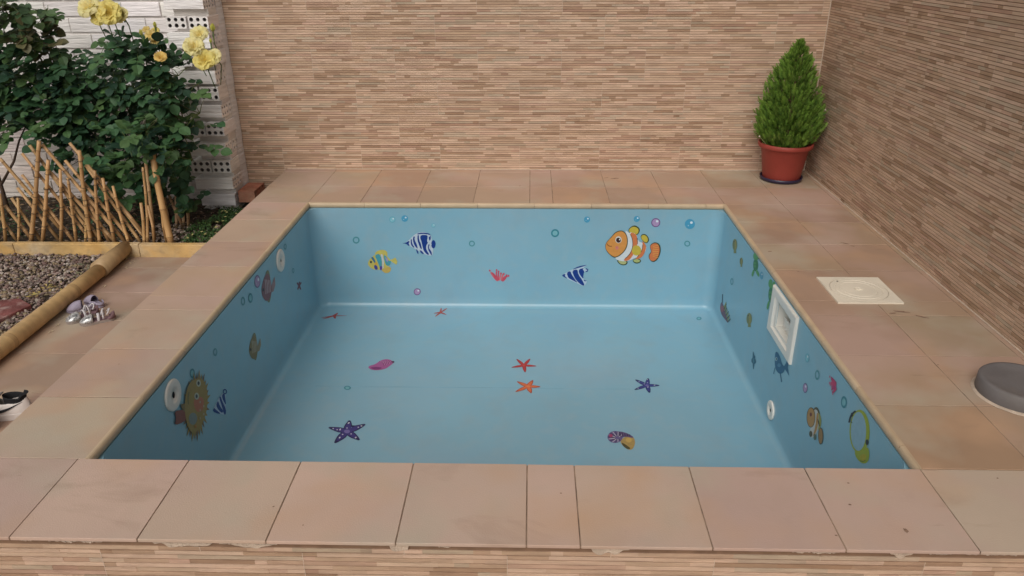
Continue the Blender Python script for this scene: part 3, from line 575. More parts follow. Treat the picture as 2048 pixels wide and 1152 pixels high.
# diving mask
pl, aff = AFF['mask']; a = Art(pl, aff, (862, 552, 1040, 1012)); LM = lin(150, 165, 40)
a.ell(955, 740, 82, 186, LM); a.ell(947, 738, 63, 166, (.25, .42, .52)); a.poly(smooth([(915, 900), (960, 905), (1020, 860), (1038, 920), (1025, 1000), (975, 1012), (925, 960)], 2), LM); a.poly(smooth([(950, 950), (1000, 920), (1015, 960), (985, 995)], 1), lin(170, 160, 30))
a.line(smooth([(866, 690), (880, 610), (905, 575), (940, 558)], 2, False), 16, BLK); a.ell(895, 592, 10, 18, BLK); a.ell(1018, 830, 12, 24, BLK); a.line([(888, 650), (898, 665)], 6, BLK); a.line(smooth([(955, 985), (990, 992), (1010, 975)], 1, False), 6, lin(90, 100, 20)); a.done('mask_sticker', 'lime green diving mask sticker at the near end of the right pool wall')
pl, aff = AFF['ray']; a = Art(pl, aff, (-1, -1, 1, 1)); BR = lin(45, 95, 130)
a.poly(smooth([(-.75, -.85), (-.45, -.95), (-.1, -.6), (.15, -.1), (.55, .1), (.3, .45), (-.3, .5), (-.75, .1)], 2), BR); a.poly([(.3, .1), (.8, -.4), (.95, -.5), (.8, .1), (.95, .6), (.6, .3)], BR); a.line([(-.1, .4), (0, .7), (.08, 1)], .10, BR); a.ell(-.55, -.45, .16, .12, (.25, .38, .45)); a.ell(-.52, -.45, .06, .06, BLK); a.line([(-.9, .5), (-.7, .1)], .08, BR); a.ell(-.2, -.05, .2, .12, lin(85, 130, 160)); a.done('fish_sticker', 'blue fish sticker just below the skimmer')
star('small', [(-.2, -1), (-.9, 0), (-.1, 1), (.9, .15), (.5, -.5)], [lin(45, 95, 120)]*2+[lin(80, 125, 140)], rin=.5, wtip=.15, name='fish_sticker', label='narrow blue fish sticker in the middle of the right pool wall')
pl, aff = AFF['crab']; a = Art(pl, aff, (-1, -1, 1, 1)); PM = lin(105, 75, 95)
a.poly(smooth([(-.8, -.1), (-.5, -.55), (-.1, -.2), (.3, .4), (.7, 1), (.2, .75), (-.5, .4)], 2), PM); a.line([(-.35, -.4), (-.3, -1)], .16, lin(60, 75, 95))
for q in range(10): t_ = q/9; a.line([(-.1+.7*t_, -.1+.95*t_), (.25+.75*t_+random.uniform(-.1, .1), -.45+1.1*t_)], .09, lin(70, 80, 70) if q % 2 else lin(150, 150, 70))
a.ell(-.35, .0, .3, .22, lin(140, 80, 85)); a.done('coral_sticker', 'purple reef sticker at the far low corner of the right pool wall')
def green(k, label):
    pl, aff = AFF[k]; a = Art(pl, aff, (-1, -1, 1, 1)); G = lin(55, 120, 75); G2 = lin(85, 150, 85)
    a.ell(.1, 0, .5, .5, G); a.ell(0, -.7, .38, .28, G2); a.poly(smooth([(-.3, .3), (-.8, .75), (-.5, 1), (-.1, .5)], 1), G2); a.poly(smooth([(.3, .3), (.9, .7), (.7, 1), (.1, .55)], 1), G2); a.poly(smooth([(.4, -.3), (.9, -.75), (.6, -.9), (.2, -.5)], 1), G2)
    for q in range(4): a.ell(-.1+.25*(q % 2), -.15+.25*(q//2), .1, .1, G2, 10)
    a.done('turtle_sticker', label)
green('g1', 'small green turtle sticker under the rim of the right wall'); green('g2', 'larger green turtle sticker tucked behind the skimmer frame')
for k, lb in (('y1', 'olive yellow fish sticker near the far rim of the right wall'), ('y2', 'smallest olive fish sticker on the right wall'), ('y3', 'olive yellow fish sticker below the turtles')):
    pl, aff = AFF[k]; a = Art(pl, aff, (-1, -1, 1, 1)); a.ell(0, -.1, .8, .78, lin(125, 130, 75)); a.poly([(-.3, .5), (.4, .5), (.5, 1), (-.4, 1)], lin(125, 130, 75)); a.line([(-.4, -.5), (-.3, .4)], .2, lin(90, 105, 70)); a.line([(.2, -.6), (.3, .4)], .2, lin(165, 145, 70)); a.ell(-.2, -.55, .15, .12, BLK, 8); a.done('fish_sticker', lb)
BC = [(lin(90, 160, 180), lin(125, 185, 200)), (lin(70, 150, 185), lin(120, 185, 210)), (lin(75, 140, 150), None), (lin(110, 80, 130), lin(165, 140, 180)), (lin(50, 125, 140), lin(120, 175, 185))]
BN = ['pale blue bubble sticker', 'sky blue bubble sticker', 'teal ring bubble sticker', 'pink bubble sticker', 'dark teal bubble sticker']
for pl, aff, kd in BUB:
    a = Art(pl, aff, (-1, -1, 1, 1)); c1, c2 = BC[kd]
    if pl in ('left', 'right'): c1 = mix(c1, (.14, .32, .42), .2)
    if c2: a.ell(0, 0, 1, 1, c2 if kd != 1 else c1, 20)
    a.ring(0, 0, 1, 1, .38 if kd in (2, 4) else .2, c1, 22)
    if kd in (0, 1, 3): a.ell(.3, -.3, .28, .26, (.62, .72, .78), 10); a.ell(-.3, .3, .14, .14, mix(c1, (.7, .8, .85), .4), 8)
    a.done('bubble_sticker', BN[kd]+' on the '+{'back': 'back pool wall', 'left': 'left pool wall', 'right': 'right pool wall', 'floor': 'pool floor'}[pl])
# ------------------------------------------------------------------ nozzles and skimmer
def nozzle(x, y, z, s, r, label, hole=.2):
    """round flange on a side wall; s=+1 faces +X"""
    pr = [(r*.99, 0), (r, .003), (r*.985, .0055), (r*.94, .0075), (r*.90, .008), (r*.52, .0092), (r*.49, .0085), (r*.44, .0055), (r*.40, .0046), (r*hole, .0042), (r*hole, -.02)]
    b = MB(); b.lathe(pr, 0, 0, 40); b.v = [(x+s*p[2], y+p[0], z+p[1]) for p in b.v]
    if s < 0: b.f = [list(reversed(f)) for f in b.f]
    o = b.build('inlet_nozzle', M['white_plastic'], pool, smooth=True); o['label'] = label
    c = MB(); c.lathe([(r*hole*1.05, .0040), (.0001, .0040)], 0, 0, 20); c.lathe([(r*.34, .0036), (r*.30, .009), (r*.25, .0036)], 0, 0, 30); c.v = [(x+s*p[2], y+p[0], z+p[1]) for p in c.v]
    if s < 0: c.f = [list(reversed(f)) for f in c.f]
    c2 = MB(); c2.v = [(x+s*(.0046), y+r*hole*.8*cos(2*pi*k/16), z+r*hole*1.1*sin(2*pi*k/16)) for k in range(16)]; c2.f = [list(range(16)) if s > 0 else list(reversed(range(16)))]; c2.c = [(1, 1, 1)]; c2.m = [0]
    c2.build('nozzle_hole', M['dark'], o)
nozzle(.0086, .52, -.109, 1, .060, 'big round white nozzle nearest the camera on the left pool wall')
nozzle(.0086, 1.82, -.113, 1, .060, 'round white nozzle further back on the left pool wall', .12)
nozzle(X1-.0086, 1.190, -.588, -1, .046, 'small round white nozzle low on the right pool wall', .16)
b = MB(); xw = X1-.0085; y0, y1, z0, z1 = 1.045, 1.385, -.262, -.036
def ringface(b, A, B_):
    """quads between two rectangles given as (x, y0, y1, z0, z1)"""
    P = lambda R: [(R[0], R[1], R[3]), (R[0], R[2], R[3]), (R[0], R[2], R[4]), (R[0], R[1], R[4])]
    a, c = P(A), P(B_)
    for i in range(4): j = (i+1) % 4; b.quad(a[i], a[j], c[j], c[i])
R_ = [(xw, y0, y1, z0, z1), (xw-.010, y0+.001, y1-.001, z0+.001, z1-.001), (xw-.013, y0+.006, y1-.006, z0+.006, z1-.006), (xw-.013, y0+.050, y1-.050, z0+.036, z1-.036), (xw-.004, y0+.060, y1-.060, z0+.042, z1-.042), (xw-.0025, y0+.085, y1-.080, z0+.055, z1-.054), (xw+.12, y0+.10, y1-.10, z0+.06, z1-.054)]
for i in range(len(R_)-1): ringface(b, R_[i], R_[i+1])
q = R_[-1]; b.quad((q[0], q[1], q[3]), (q[0], q[1], q[4]), (q[0], q[2], q[4]), (q[0], q[2], q[3]))
sk = b.build('skimmer_frame', M['white_plastic'], pool, bevel=.002); sk['label'] = 'white rectangular skimmer frame under the right rim'
b = MB(); b.box(xw+.025, xw+.032, 1.155, 1.282, -.205, -.150); b.tube([(xw+.02, 1.16, -.15), (xw+.0, 1.19, -.165), (xw+.015, 1.225, -.175)], .003, 6); b.build('skimmer_flap', M['white_plastic'], sk, bevel=.002)
# ------------------------------------------------------------------ skimmer lid on the deck, grey cap
lid = empty('skimmer_lid', (2.745, 1.242, 0), 'square cream plastic access cover with a round lid set in the deck beside the pool', 'access cover')
b = MB(); x0, x1, y0, y1 = 2.607, 2.882, 1.108, 1.375; cx, cy, rl = 2.745, 1.242, .120
n = 48; O = []
for k in range(n):
    a_ = 2*pi*k/n; c_, s_ = cos(a_), sin(a_); m_ = max(abs(c_), abs(s_)); O.append((cx+c_/m_*(x1-x0)/2, cy+s_/m_*(y1-y0)/2))
I = [(cx+rl*cos(2*pi*k/n), cy+rl*sin(2*pi*k/n)) for k in range(n)]
b.add([(x, y, .0065) for x, y in O]+[(x, y, .0065) for x, y in I]+[(x, y, .0005) for x, y in I]+[(x, y, -.002) for x, y in O],
      [(k, (k+1) % n, n+(k+1) % n, n+k) for k in range(n)]+[(n+k, n+(k+1) % n, 2*n+(k+1) % n, 2*n+k) for k in range(n)]+[(3*n+k, 3*n+(k+1) % n, (k+1) % n, k) for k in range(n)])
b.build('lid_frame', M['cream_plastic'], lid)
b = MB(); b.lathe([(rl, .0005), (rl-.0018, .0005), (rl-.0022, .0068), (.100, .0070), (.099, .0058), (.097, .0058), (.096, .0070), (.078, .0071), (.077, .0061), (.075, .0061), (.074, .0072), (.018, .0074), (.016, .0052), (.0001, .0052)], cx, cy, 48)
lo = b.build('round_lid', M['cream_plastic'], lid)
b = MB(); b.box(cx-.015, cx+.015, cy-.003, cy+.003, .0052, .0095); b.lathe([(.006, .0052), (.006, .0092), (.0001, .0096)], cx, cy, 16); b.build('finger_grip', M['cream_plastic'], lo)
b = MB(); b.lathe([(.0045, .0074), (.0045, .0078), (.0001, .0078)], cx-.062, cy+.085, 10); b.build('screw_hole', M['dark'], lo)
cap = empty('drain_cap', (2.952, .405, 0), 'round dark grey cap bedded in mortar on the deck near the right wall', 'cap')
b = MB(); b.lathe([(.128, 0), (.130, .004), (.1285, .050), (.124, .055), (.112, .0562), (.108, .0545), (.06, .055), (.0001, .0555)], 2.952, .405, 56)
b.build('cap_body', M['grey_plastic'], cap, smooth=True)
b = MB(); b.lathe([(.140, .0012), (.136, .004), (.131, .006), (.126, .006)], 2.952, .405, 60)
b.v = [(x+.006*noise.noise((x*30, y*30, 1)), y+.006*noise.noise((x*30, y*30, 5)), z) for x, y, z in b.v]; b.build('mortar_ring', M['smear'], cap)
# ------------------------------------------------------------------ potted conifer
PX, PY = 2.915, 2.965
pt = empty('potted_conifer', (PX, PY, 0), 'bright green cone shaped conifer in a terracotta pot in the far corner', 'potted plant')
b = MB(); b.lathe([(.05, .001), (.118, .001), (.128, .006), (.132, .026), (.128, .026), (.122, .010), (.05, .009)], PX, PY, 48); b.build('saucer', M['saucer'], pt, smooth=True)
b = MB(); b.lathe([(.08, .010), (.112, .012), (.116, .020), (.143, .196), (.147, .200), (.1475, .206), (.150, .210), (.164, .214), (.167, .222), (.168, .238), (.164, .243), (.157, .243), (.153, .236), (.150, .21), (.140, .205), (.001, .205)], PX, PY, 56)
b.v = [(x, y, z) for x, y, z in b.v]; b.build('pot', M['terracotta'], pt, smooth=True)
b = MB(); b.lathe([(.148, .214), (.08, .222), (.0001, .226)], PX, PY, 32); b.build('soil', M['soil'], pt)
b = MB(); b.tube([(PX, PY, .2), (PX+.004, PY, .45), (PX, PY, .78)], [.014, .010, .003], 8, (.12, .07, .04)); b.build('trunk', M['stem'], pt)
PR = [(.225, .11), (.27, .165), (.32, .200), (.38, .205), (.45, .192), (.53, .172), (.62, .145), (.70, .113), (.77, .075), (.82, .036), (.855, .005)]
def prad(z):
    for (a0, r0_), (a1, r1_) in zip(PR, PR[1:]):
        if z <= a1: return r0_+(r1_-r0_)*(z-a0)/(a1-a0)
    return 0
b = MB(); rnd = random.Random(5)
def sprig(b, p, d, L, w, col, nb=7):
    d = d.normalized(); side = d.cross(Vector((rnd.uniform(-1, 1), rnd.uniform(-1, 1), rnd.uniform(-1, 1)))).normalized(); up = side.cross(d)
    q = p.copy()
    for k in range(nb):
        t_ = k/(nb-1); base = p+d*L*t_*.8; dd = (d+Vector((0, 0, .35*t_))).normalized()
        for s_ in (-1, 1):
            sp = (dd*.85+(side*s_*(.75-.45*t_))+up*rnd.uniform(-.4, .4)).normalized(); l = L*(.42-.2*t_)*rnd.uniform(.7, 1.2)
            tip = base+sp*l; ww = w*.5
            perp = sp.cross(up).normalized()*ww
            c = jit(mix(col, (.24, .40, .06), .6*t_), .15)
            b.add([base-perp, base+perp, tip+perp*.25, tip-perp*.25], [(0, 1, 2, 3)], c)
for i in range(3300):
    z = rnd.uniform(.215, .85); zz = z
    if rnd.random() < .35: z = rnd.uniform(.215, .5)
    r = prad(z); a_ = rnd.uniform(0, 2*pi); lob = 1+.10*sin(5*a_+z*9)+.08*noise.noise((cos(a_)*2, sin(a_)*2, z*9))
    f = rnd.random()**.28; rad = r*f*(lob+.06*rnd.uniform(-1, 1.6))
    if rnd.random() < .04 and z < .6: rad *= 1.12
    L = rnd.uniform(.035, .065)*(1 if z < .7 else .75); rad = max(0, rad-L*.45)
    d = Vector((cos(a_)*.55, sin(a_)*.55, rnd.uniform(.6, 1.15)))
    p = Vector((PX+cos(a_)*rad, PY+sin(a_)*rad, z-L*.4))
    if p.y+.03 > YB-.03 or p.x > XW-.045: continue
    col = rnd.choice([(.10, .20, .028), (.13, .25, .035), (.075, .155, .03), (.18, .31, .05), (.16, .24, .05)])
    sprig(b, p, d, L, .0050, col)
b.build('foliage', M['needle'], pt)
for (x, y, z) in [(PX-.235, PY-.02, .375), (PX-.20, PY-.10, .30), (PX+.16, PY-.14, .47)]: b = MB(); b.lathe([(.001, z-.006), (.006, z), (.001, z+.006)], x, y, 8, (.5, .42, .36)); b.tube([(x, y, z), (x+.05, y+.02, z-.05)], .0015, 5, (.3, .3, .15)); b.build('cone_bud', M['litter'], pt)
# ------------------------------------------------------------------ white brick wall and toothed pillar of hollow bricks
def hole_face(b, O, U, V, N_, nx, ny, rad, dep, col, dark=(.05, .035, .03)):
    """face O..O+U+V (vectors) with nx x ny round holes sunk by dep along -N_"""
    O, U, V, N_ = map(Vector, (O, U, V, N_)); lu, lv = U.length, V.length; u, v = U/lu, V/lv; cw, ch = lu/nx, lv/ny; n = 12
    for i in range(nx):
        for j in range(ny):
            c = O+u*(cw*(i+.5))+v*(ch*(j+.5)); r = rad*random.uniform(.92, 1.05); sq, ci, cb_ = [], [], []
            for k in range(n):
                a_ = 2*pi*(k+.5)/n; cx, sx = cos(a_), sin(a_); m_ = max(abs(cx), abs(sx)); sq.append(c+u*(cx/m_*cw/2)+v*(sx/m_*ch/2)); ci.append(c+u*cx*r+v*sx*r); cb_.append(c+u*cx*r+v*sx*r-N_*dep)
            # square corners are reached because 12 samples at 15 degrees offset include 45 degrees
            b.add(sq+ci, [(k, (k+1) % n, n+(k+1) % n, n+k) for k in range(n)], col)
            b.add(ci+cb_, [(k, (k+1) % n, n+(k+1) % n, n+k) for k in range(n)], mix(col, dark, .75)); b.add(cb_, [tuple(range(n))], dark)
PXL, PXR, PY0 = -.865, -.622, 2.93
cs = [(1.088, 1.038, 'S'), (.996, .928, 'H'), (.906, .816, 'S'), (.793, .711, 'H'), (.681, .603, 'S'), (.585, .499, 'H'), (.471, .395, 'S'), (.365, .285, 'H'), (.235, .155, 'S'), (.118, .038, 'H'), (.005, -.068, 'S'), (-.105, -.183, 'S'), (-.207, -.30, 'S')]
cs = [(1.088+.105*k, 1.02+.105*k, 'SHS'[k % 3]) for k in range(10, 0, -1)]+cs
pil = empty('brick_pillar', (-.74, 3.05, ZG), 'white painted pillar of hollow bricks with open brick ends between the rose bushes and the tiled wall', 'pillar')
b = MB(); mo = MB(); WC_ = (.86, .835, .81)
CS3 = {.235: 'H'}
hd = [(.996, .928), (.585, .499), (.365, .285), (.118, .038)]
prev = None
for (zt, zb, kd) in cs:
    col = jit(WC_, .05); dx = random.uniform(-.014, .012); dy = random.uniform(-.022, .010)
    y0 = PY0+dy; xl, xr = PXL+dx, PXR+random.uniform(-.006, .004)-.004
    if kd == 'H':
        w = (xr-xl-.012)/2
        for xa in (xl, xl+w+.012):
            yy = y0+random.uniform(-.006, .004); b.box(xa, xa+w, yy, YB-.004, zb, zt, jit(col, .04), skip=('y0',))
            hole_face(b, (xa, yy, zb), (w, 0, 0), (0, 0, zt-zb), (0, -1, 0), 3, 2, .0118, .045, col)
    else:
        for ya, yb_ in ((y0, y0+.112), (y0+.122, YB-.004)):
            b.box(xl, xr, ya, yb_, zb, zt, jit(col, .04), skip=('x1',))
            hole_face(b, (xr, ya, zb), (0, yb_-ya, 0), (0, 0, zt-zb), (1, 0, 0), 3, 2, .0085, .012, jit(col, .05), dark=(.44, .40, .37))
    if prev is not None:
        i_ = random.uniform(.012, .03)
        mo.box(PXL+.02+dx+random.uniform(0, .04), PXR-.0075, PY0+i_+.018, YB-.005, zt-.002, prev+.002, jit((.72, .69, .66), .08))
    prev = zb
o_ = b.build('bricks', M['whitebrick'], pil, bevel=.0025); mo.build('mortar', M['whitebrick'], pil, bevel=.004)
# rough plaster strip on the side of the pillar against the tiled wall
b = MB(); n = 90; zz = [ZG-.02+(WH+.2-ZG)*k/n for k in range(n+1)]
for k in range(n):
    z0, z1 = zz[k], zz[k+1]; e0, e1 = YB-.055-.035*noise.noise((zz[k]*6, 0, 3)), YB-.055-.035*noise.noise((zz[k+1]*6, 0, 3)); q0, q1 = .007+.006*noise.noise((z0*9, 4, 0)), .007+.006*noise.noise((z1*9, 4, 0))
    b.add([(PXR-.006, e0-.02, z0), (PXR+q0, e0+.02, z0), (PXR+q0+.002, YB-.0035, z0), (PXR-.006, e1-.02, z1), (PXR+q1, e1+.02, z1), (PXR+q1+.002, YB-.0035, z1)], [(0, 1, 4, 3), (1, 2, 5, 4)], (.70, .67, .65))
b.build('plaster_strip', M['whitebrick'], pil, smooth=True)
ww = empty('brick_wall', (-2, YB, ZG), 'white painted brick garden wall behind the rose bushes at the left', 'wall')
b = MB(); b.box(-5.2, -.62, YB+.012, YB+.17, ZG-.05, WH+.2, (.62, .58, .55)); b.build('mortar', M['whitebrick'], ww)
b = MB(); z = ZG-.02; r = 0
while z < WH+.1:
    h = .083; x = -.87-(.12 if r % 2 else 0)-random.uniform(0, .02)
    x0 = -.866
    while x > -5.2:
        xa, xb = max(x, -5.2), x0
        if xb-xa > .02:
            d = random.uniform(-.004, .005); b.box(xa+.004, xb-.004, YB+.004-d, YB+.03, z, z+h, jit((.84, .81, .79) if z > .42 else (.55, .485, .44), .10), skip=('y1',))  # lower courses darker: splash dirt plus shade put into the brick colour
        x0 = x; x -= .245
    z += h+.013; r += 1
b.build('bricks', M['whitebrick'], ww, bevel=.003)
# red hollow brick lying in the gap beside the deck
rb = empty('loose_brick', (-.50, 3.03, -.2), 'loose red hollow brick lying between the white pillar and the corner of the deck', 'brick')
b = MB(); b.box(-.612, -.502, 2.945, 3.145, -.165, -.088, (1, 1, 1), skip=('x1',)); hole_face(b, (-.502, 2.945, -.165), (0, .20, 0), (0, 0, .077), (1, 0, 0), 3, 2, .0135, .05, (1, 1, 1), dark=(.06, .03, .025))
b.build('brick_body', M['redbrick'], rb, bevel=.002)
b = MB(); b.box(-.60, -.52, 3.0, 3.12, -.215, -.1652); b.build('brick_support', M['soil'], rb)
# ------------------------------------------------------------------ garden bed, kerb, edging, gravel
def sheet(x0, x1, y0, y1, z, amp, sc, nx, ny, name, m, label, kind='structure', seed=0, col=(1, 1, 1)):
    b = MB(); V = []
    for j in range(ny+1):
        for i in range(nx+1):
            x, y = x0+(x1-x0)*i/nx, y0+(y1-y0)*j/ny; V.append((x, y, z+amp*noise.noise((x*sc, y*sc, seed))+amp*.4*noise.noise((x*sc*3, y*sc*3, seed+9))))
    b.add(V, [(j*(nx+1)+i, j*(nx+1)+i+1, (j+1)*(nx+1)+i+1, (j+1)*(nx+1)+i) for j in range(ny) for i in range(nx)], col)
    return tag(b.build(name, m, smooth=True), label, kind=kind)
sheet(-5, XL+.012, 2.228, YB+.01, -.212, .02, 6, 120, 30, 'garden_soil', M['soil'], 'dark soil of the flower bed behind the yellow kerb')
sheet(-5, -1.03, -2.5, 2.19, -.247, .006, 5, 60, 60, 'gravel_base', M['soil'], 'bed under the gravel')
kb = empty('yellow_kerb', (-1.4, 2.21, ZG), 'low ochre yellow kerb running across in front of the flower bed', 'kerb')
x = XL+.008
b = MB(); ks = [XL+.008, -.93, -1.66, -2.4, -3.2, -4.2]
for i in range(len(ks)-1): b.box(ks[i+1]+.0015, ks[i]-.0015, 2.19+random.uniform(-.002, .002), 2.23, ZG-.03, -.172+random.uniform(-.002, .002))
b.build('kerb_boards', M['kerb'], kb, bevel=.004)
lg = empty('bamboo_edging', (-.985, 1.2, -.2), 'thick bamboo pole laid as edging between the gravel and the tiled path', 'edging')
def bamboo(b, pts, r, nodes=.15, n=12, col=(.44, .28, .12), ringcol=(.22, .12, .05), nscale=1.12):
    P = [Vector(p) for p in pts]; L = sum((P[i+1]-P[i]).length for i in range(len(P)-1)); acc = 0; Q, Rr, Cc = [], [], []
    steps = max(4, int(L/.02)); nxt = nodes*random.uniform(.3, 1); s = 0
    def at(s_):
        a_ = 0
        for i in range(len(P)-1):
            l = (P[i+1]-P[i]).length
            if s_ <= a_+l or i == len(P)-2: return P[i].lerp(P[i+1], (s_-a_)/l)
            a_ += l
    marks = [0]; 
    while nxt < L: marks += [nxt-.006*r/.012, nxt-.001, nxt+.0015, nxt+.006*r/.012]; nxt += nodes*random.uniform(.85, 1.15)
    marks += [L]; marks = sorted(m_ for m_ in marks if 0 <= m_ <= L)
    for i, m_ in enumerate(marks):
        k = 0 if i == 0 or i == len(marks)-1 else (i-1) % 4
        Q.append(at(m_)); taper = 1-.18*m_/L; Rr.append(r*taper*(1.0 if k in (0, 3) else nscale)); Cc.append(jit(ringcol, .1) if k == 1 else (mix(col, ringcol, .35) if k == 0 else jit(col, .06)))
    Cc = [c for c in Cc]; b.tube(Q, Rr, n, Cc)
b = MB()
bamboo(b, [(-.972, -2.4, -.205), (-.980, .3, -.205), (-.988, 1.1, -.206), (-1.000, 1.88, -.204)], .046, .46, 20, (.50, .335, .155), (.27, .16, .07), 1.05)
b.build('bamboo_pole', M['bamboo'], lg, smooth=True, auto=1)
b = MB(); bamboo(b, [(-1.0, 1.884, -.198), (-1.012, 2.205, -.196)], .048, .5, 20, (.46, .32, .17), (.27, .16, .07), 1.04); b.build('bamboo_pole', M['bamboo'], lg, smooth=True, auto=1)
ICO = bmesh.new(); bmesh.ops.create_icosphere(ICO, subdivisions=1, radius=1); IV = [v.co.copy() for v in ICO.verts]; IF = [[v.index for v in f.verts] for f in ICO.faces]; ICO.free()
ICO = bmesh.new(); bmesh.ops.create_icosphere(ICO, subdivisions=2, radius=1); IV2 = [v.co.copy() for v in ICO.verts]; IF2 = [[v.index for v in f.verts] for f in ICO.faces]; ICO.free()
def pebble(b, x, y, z, r, col, hi=False):
    e = Matrix.Rotation(random.uniform(0, pi), 3, 'Z') @ Matrix.Rotation(random.uniform(-.6, .6), 3, 'X') @ Matrix.Diagonal((r*random.uniform(.8, 1.3), r*random.uniform(.65, 1), r*random.uniform(.45, .8)))
    V = IV2 if hi else IV
    b.add([tuple(Vector((x, y, z))+e @ (v*random.uniform(.84, 1.12))) for v in V], IF2 if hi else IF, col)
b = MB(); PC = [(.27, .19, .165), (.22, .16, .14), (.33, .245, .21), (.19, .125, .105), (.38, .31, .26), (.14, .105, .095), (.30, .22, .145), (.48, .41, .36), (.26, .20, .12)]
for i in range(17000):
    x = random.uniform(-2.6, -1.025); y = random.uniform(.1, 2.185)
    pebble(b, x, y, -.243+random.uniform(-.004, .012)+.006*noise.noise((x*5, y*5, 0)), random.uniform(.0062, .0125)*(1.5 if random.random() < .06 else 1), jit(tuple(.86*k for k in random.choice(PC)), .14))
tag(b.build('gravel', M['pebble'], smooth=False), 'brownish pebble gravel filling the bed beside the bamboo edging', kind='stuff')
st = MB(); PS = [(-1.58, 1.44), (-1.24, 1.565), (-1.135, 1.49), (-1.20, 1.29), (-1.52, 1.19)]; n = len(PS)
st.add([(x, y, -.218) for x, y in PS]+[(x, y, -.25) for x, y in PS], [tuple(reversed(range(n)))]+[(i, (i+1) % n, n+(i+1) % n, n+i) for i in range(n)])
for c_ in range(n): pass
o_ = st.build('paving_slab', M['paving'], bevel=.004); tag(o_, 'dark red paving slab with pale scuffs lying on the gravel at the left edge', 'paving slab')
# leaf litter and dry bits
b = MB()
def litter(b, x, y, z, L, col):
    a_ = random.uniform(0, 2*pi); t_ = random.uniform(-.5, .5); u = Vector((cos(a_), sin(a_), t_*.5)); v = Vector((-sin(a_), cos(a_), random.uniform(-.5, .5))); p = Vector((x, y, z)); w = L*random.uniform(.3, .55)
    b.add([p-u*L/2, p+v*w/2+Vector((0, 0, L*.12)), p+u*L/2, p-v*w/2+Vector((0, 0, L*.12))], [(0, 1, 2), (0, 2, 3)], col)
for i in range(2600):
    x, y = random.uniform(-2.6, XL-.02), random.uniform(2.235, 3.15)
    litter(b, x, y, -.205+random.uniform(0, .02), random.uniform(.012, .04), jit(random.choice([(.07, .05, .03), (.12, .08, .05), (.16, .11, .06), (.05, .06, .025), (.22, .15, .10), (.28, .22, .17)]), .2))
tag(b.build('leaf_litter', M['litter']), 'dry brown leaf litter on the flower bed soil', kind='stuff')
b = MB()
for i in range(500):
    x, y = random.uniform(-1.35, -.5), random.uniform(2.24, 2.6)
    pebble(b, x, y, -.203+random.uniform(0, .01), random.uniform(.007, .014), jit(random.choice([(.3, .24, .2), (.2, .15, .12), (.4, .33, .28)]), .15))
tag(b.build('stones', M['pebble']), 'loose stones on the soil behind the kerb', kind='stuff')
b = MB()
for (cx, cy, n_, s_, cl) in [(-1.155, 1.69, 22, .045, (.42, .33, .12)), (-1.12, 1.95, 26, .07, (.16, .15, .10)), (-1.22, 1.62, 14, .03, (.30, .22, .08))]:
    for i in range(n_): litter(b, cx+random.gauss(0, s_), cy+random.gauss(0, s_), -.226+random.uniform(0, .012), random.uniform(.015, .035), jit(cl, .25))
tag(b.build('dry_leaves', M['litter']), 'small heap of yellowish dry leaves on the gravel', kind='stuff')
b = MB()
for (x, y) in [(-.93, 2.02), (-.925, 1.77), (-.92, 1.33), (-.915, 1.27), (-.94, 2.10), (-.91, 1.42)]: 
    for q in range(3): litter(b, x+random.gauss(0, .008), y+random.gauss(0, .008), ZG+.004, .014, (.55, .45, .30))
tag(b.build('petal_scraps', M['litter']), 'pale petal scraps on the path beside the bamboo edging', kind='stuff')
b = MB()
def small_leaf(b, p, d, up, L, w, col, fold=.25):
    d = d.normalized(); s_ = d.cross(up); s_ = s_.normalized() if s_.length > 1e-4 else d.orthogonal().normalized(); nrm = s_.cross(d)
    pr = ((.10, .24), (.30, .47), (.52, .50), (.74, .38), (.90, .19)); P = [p]
    for t_, k_ in pr: P.append(p+d*L*t_+s_*w*k_+nrm*w*fold*k_*1.6-nrm*L*.10*t_*t_)
    P.append(p+d*L-nrm*L*.12)
    for t_, k_ in reversed(pr): P.append(p+d*L*t_-s_*w*k_+nrm*w*fold*k_*1.6-nrm*L*.10*t_*t_)
    P += [p+d*L*t_-nrm*L*.10*t_*t_ for t_ in (.30, .74)]
    b.add(P, [(0, 1, 2, 12), (12, 2, 3, 4, 13), (13, 4, 5, 6), (0, 12, 10, 11), (12, 13, 8, 9, 10), (13, 6, 7, 8)], col)
for i in range(4200):
    t_ = random.random(); y = 2.26+.62*t_; x = random.uniform(-.80+.10*t_, XL-.03)
    if noise.noise((x*9, y*9, 2)) < -.18 or (x < -.72 and y < 2.40): continue
    h = .028*(1-abs(t_-.5))+.01*noise.noise((x*12, y*12, 7)); small_leaf(b, Vector((x, y, -.205+h*random.random()+.01)), Vector((random.uniform(-1, 1), random.uniform(-1, 1), random.uniform(.1, .9))), Vector((0, 0, 1)), random.uniform(.010, .018), .009, jit(random.choice([(.045, .10, .03), (.07, .14, .035), (.035, .08, .025)]), .2))
tag(b.build('ground_cover', M['leaf']), 'low green ground cover growing at the foot of the white pillar', kind='stuff')
b = MB()
for i in range(38):
    t_ = random.random()**1.6; y = 2.27+.5*t_; x = random.uniform(-.70, XL-.06)
    for q in range(4): small_leaf(b, Vector((x, y, -.168+random.uniform(0, .006))), Vector((cos(q*pi/2+i), sin(q*pi/2+i), .4)), Vector((0, 0, 1)), .010, .008, (.68, .62, .28))
tag(b.build('ground_cover_flowers', M['petal']), 'tiny pale yellow flowers among the ground cover', kind='stuff')
M['dirt'] = mat('dirt_mark', .9, (.24, .155, .11), .2, 90, .4)
b = MB()
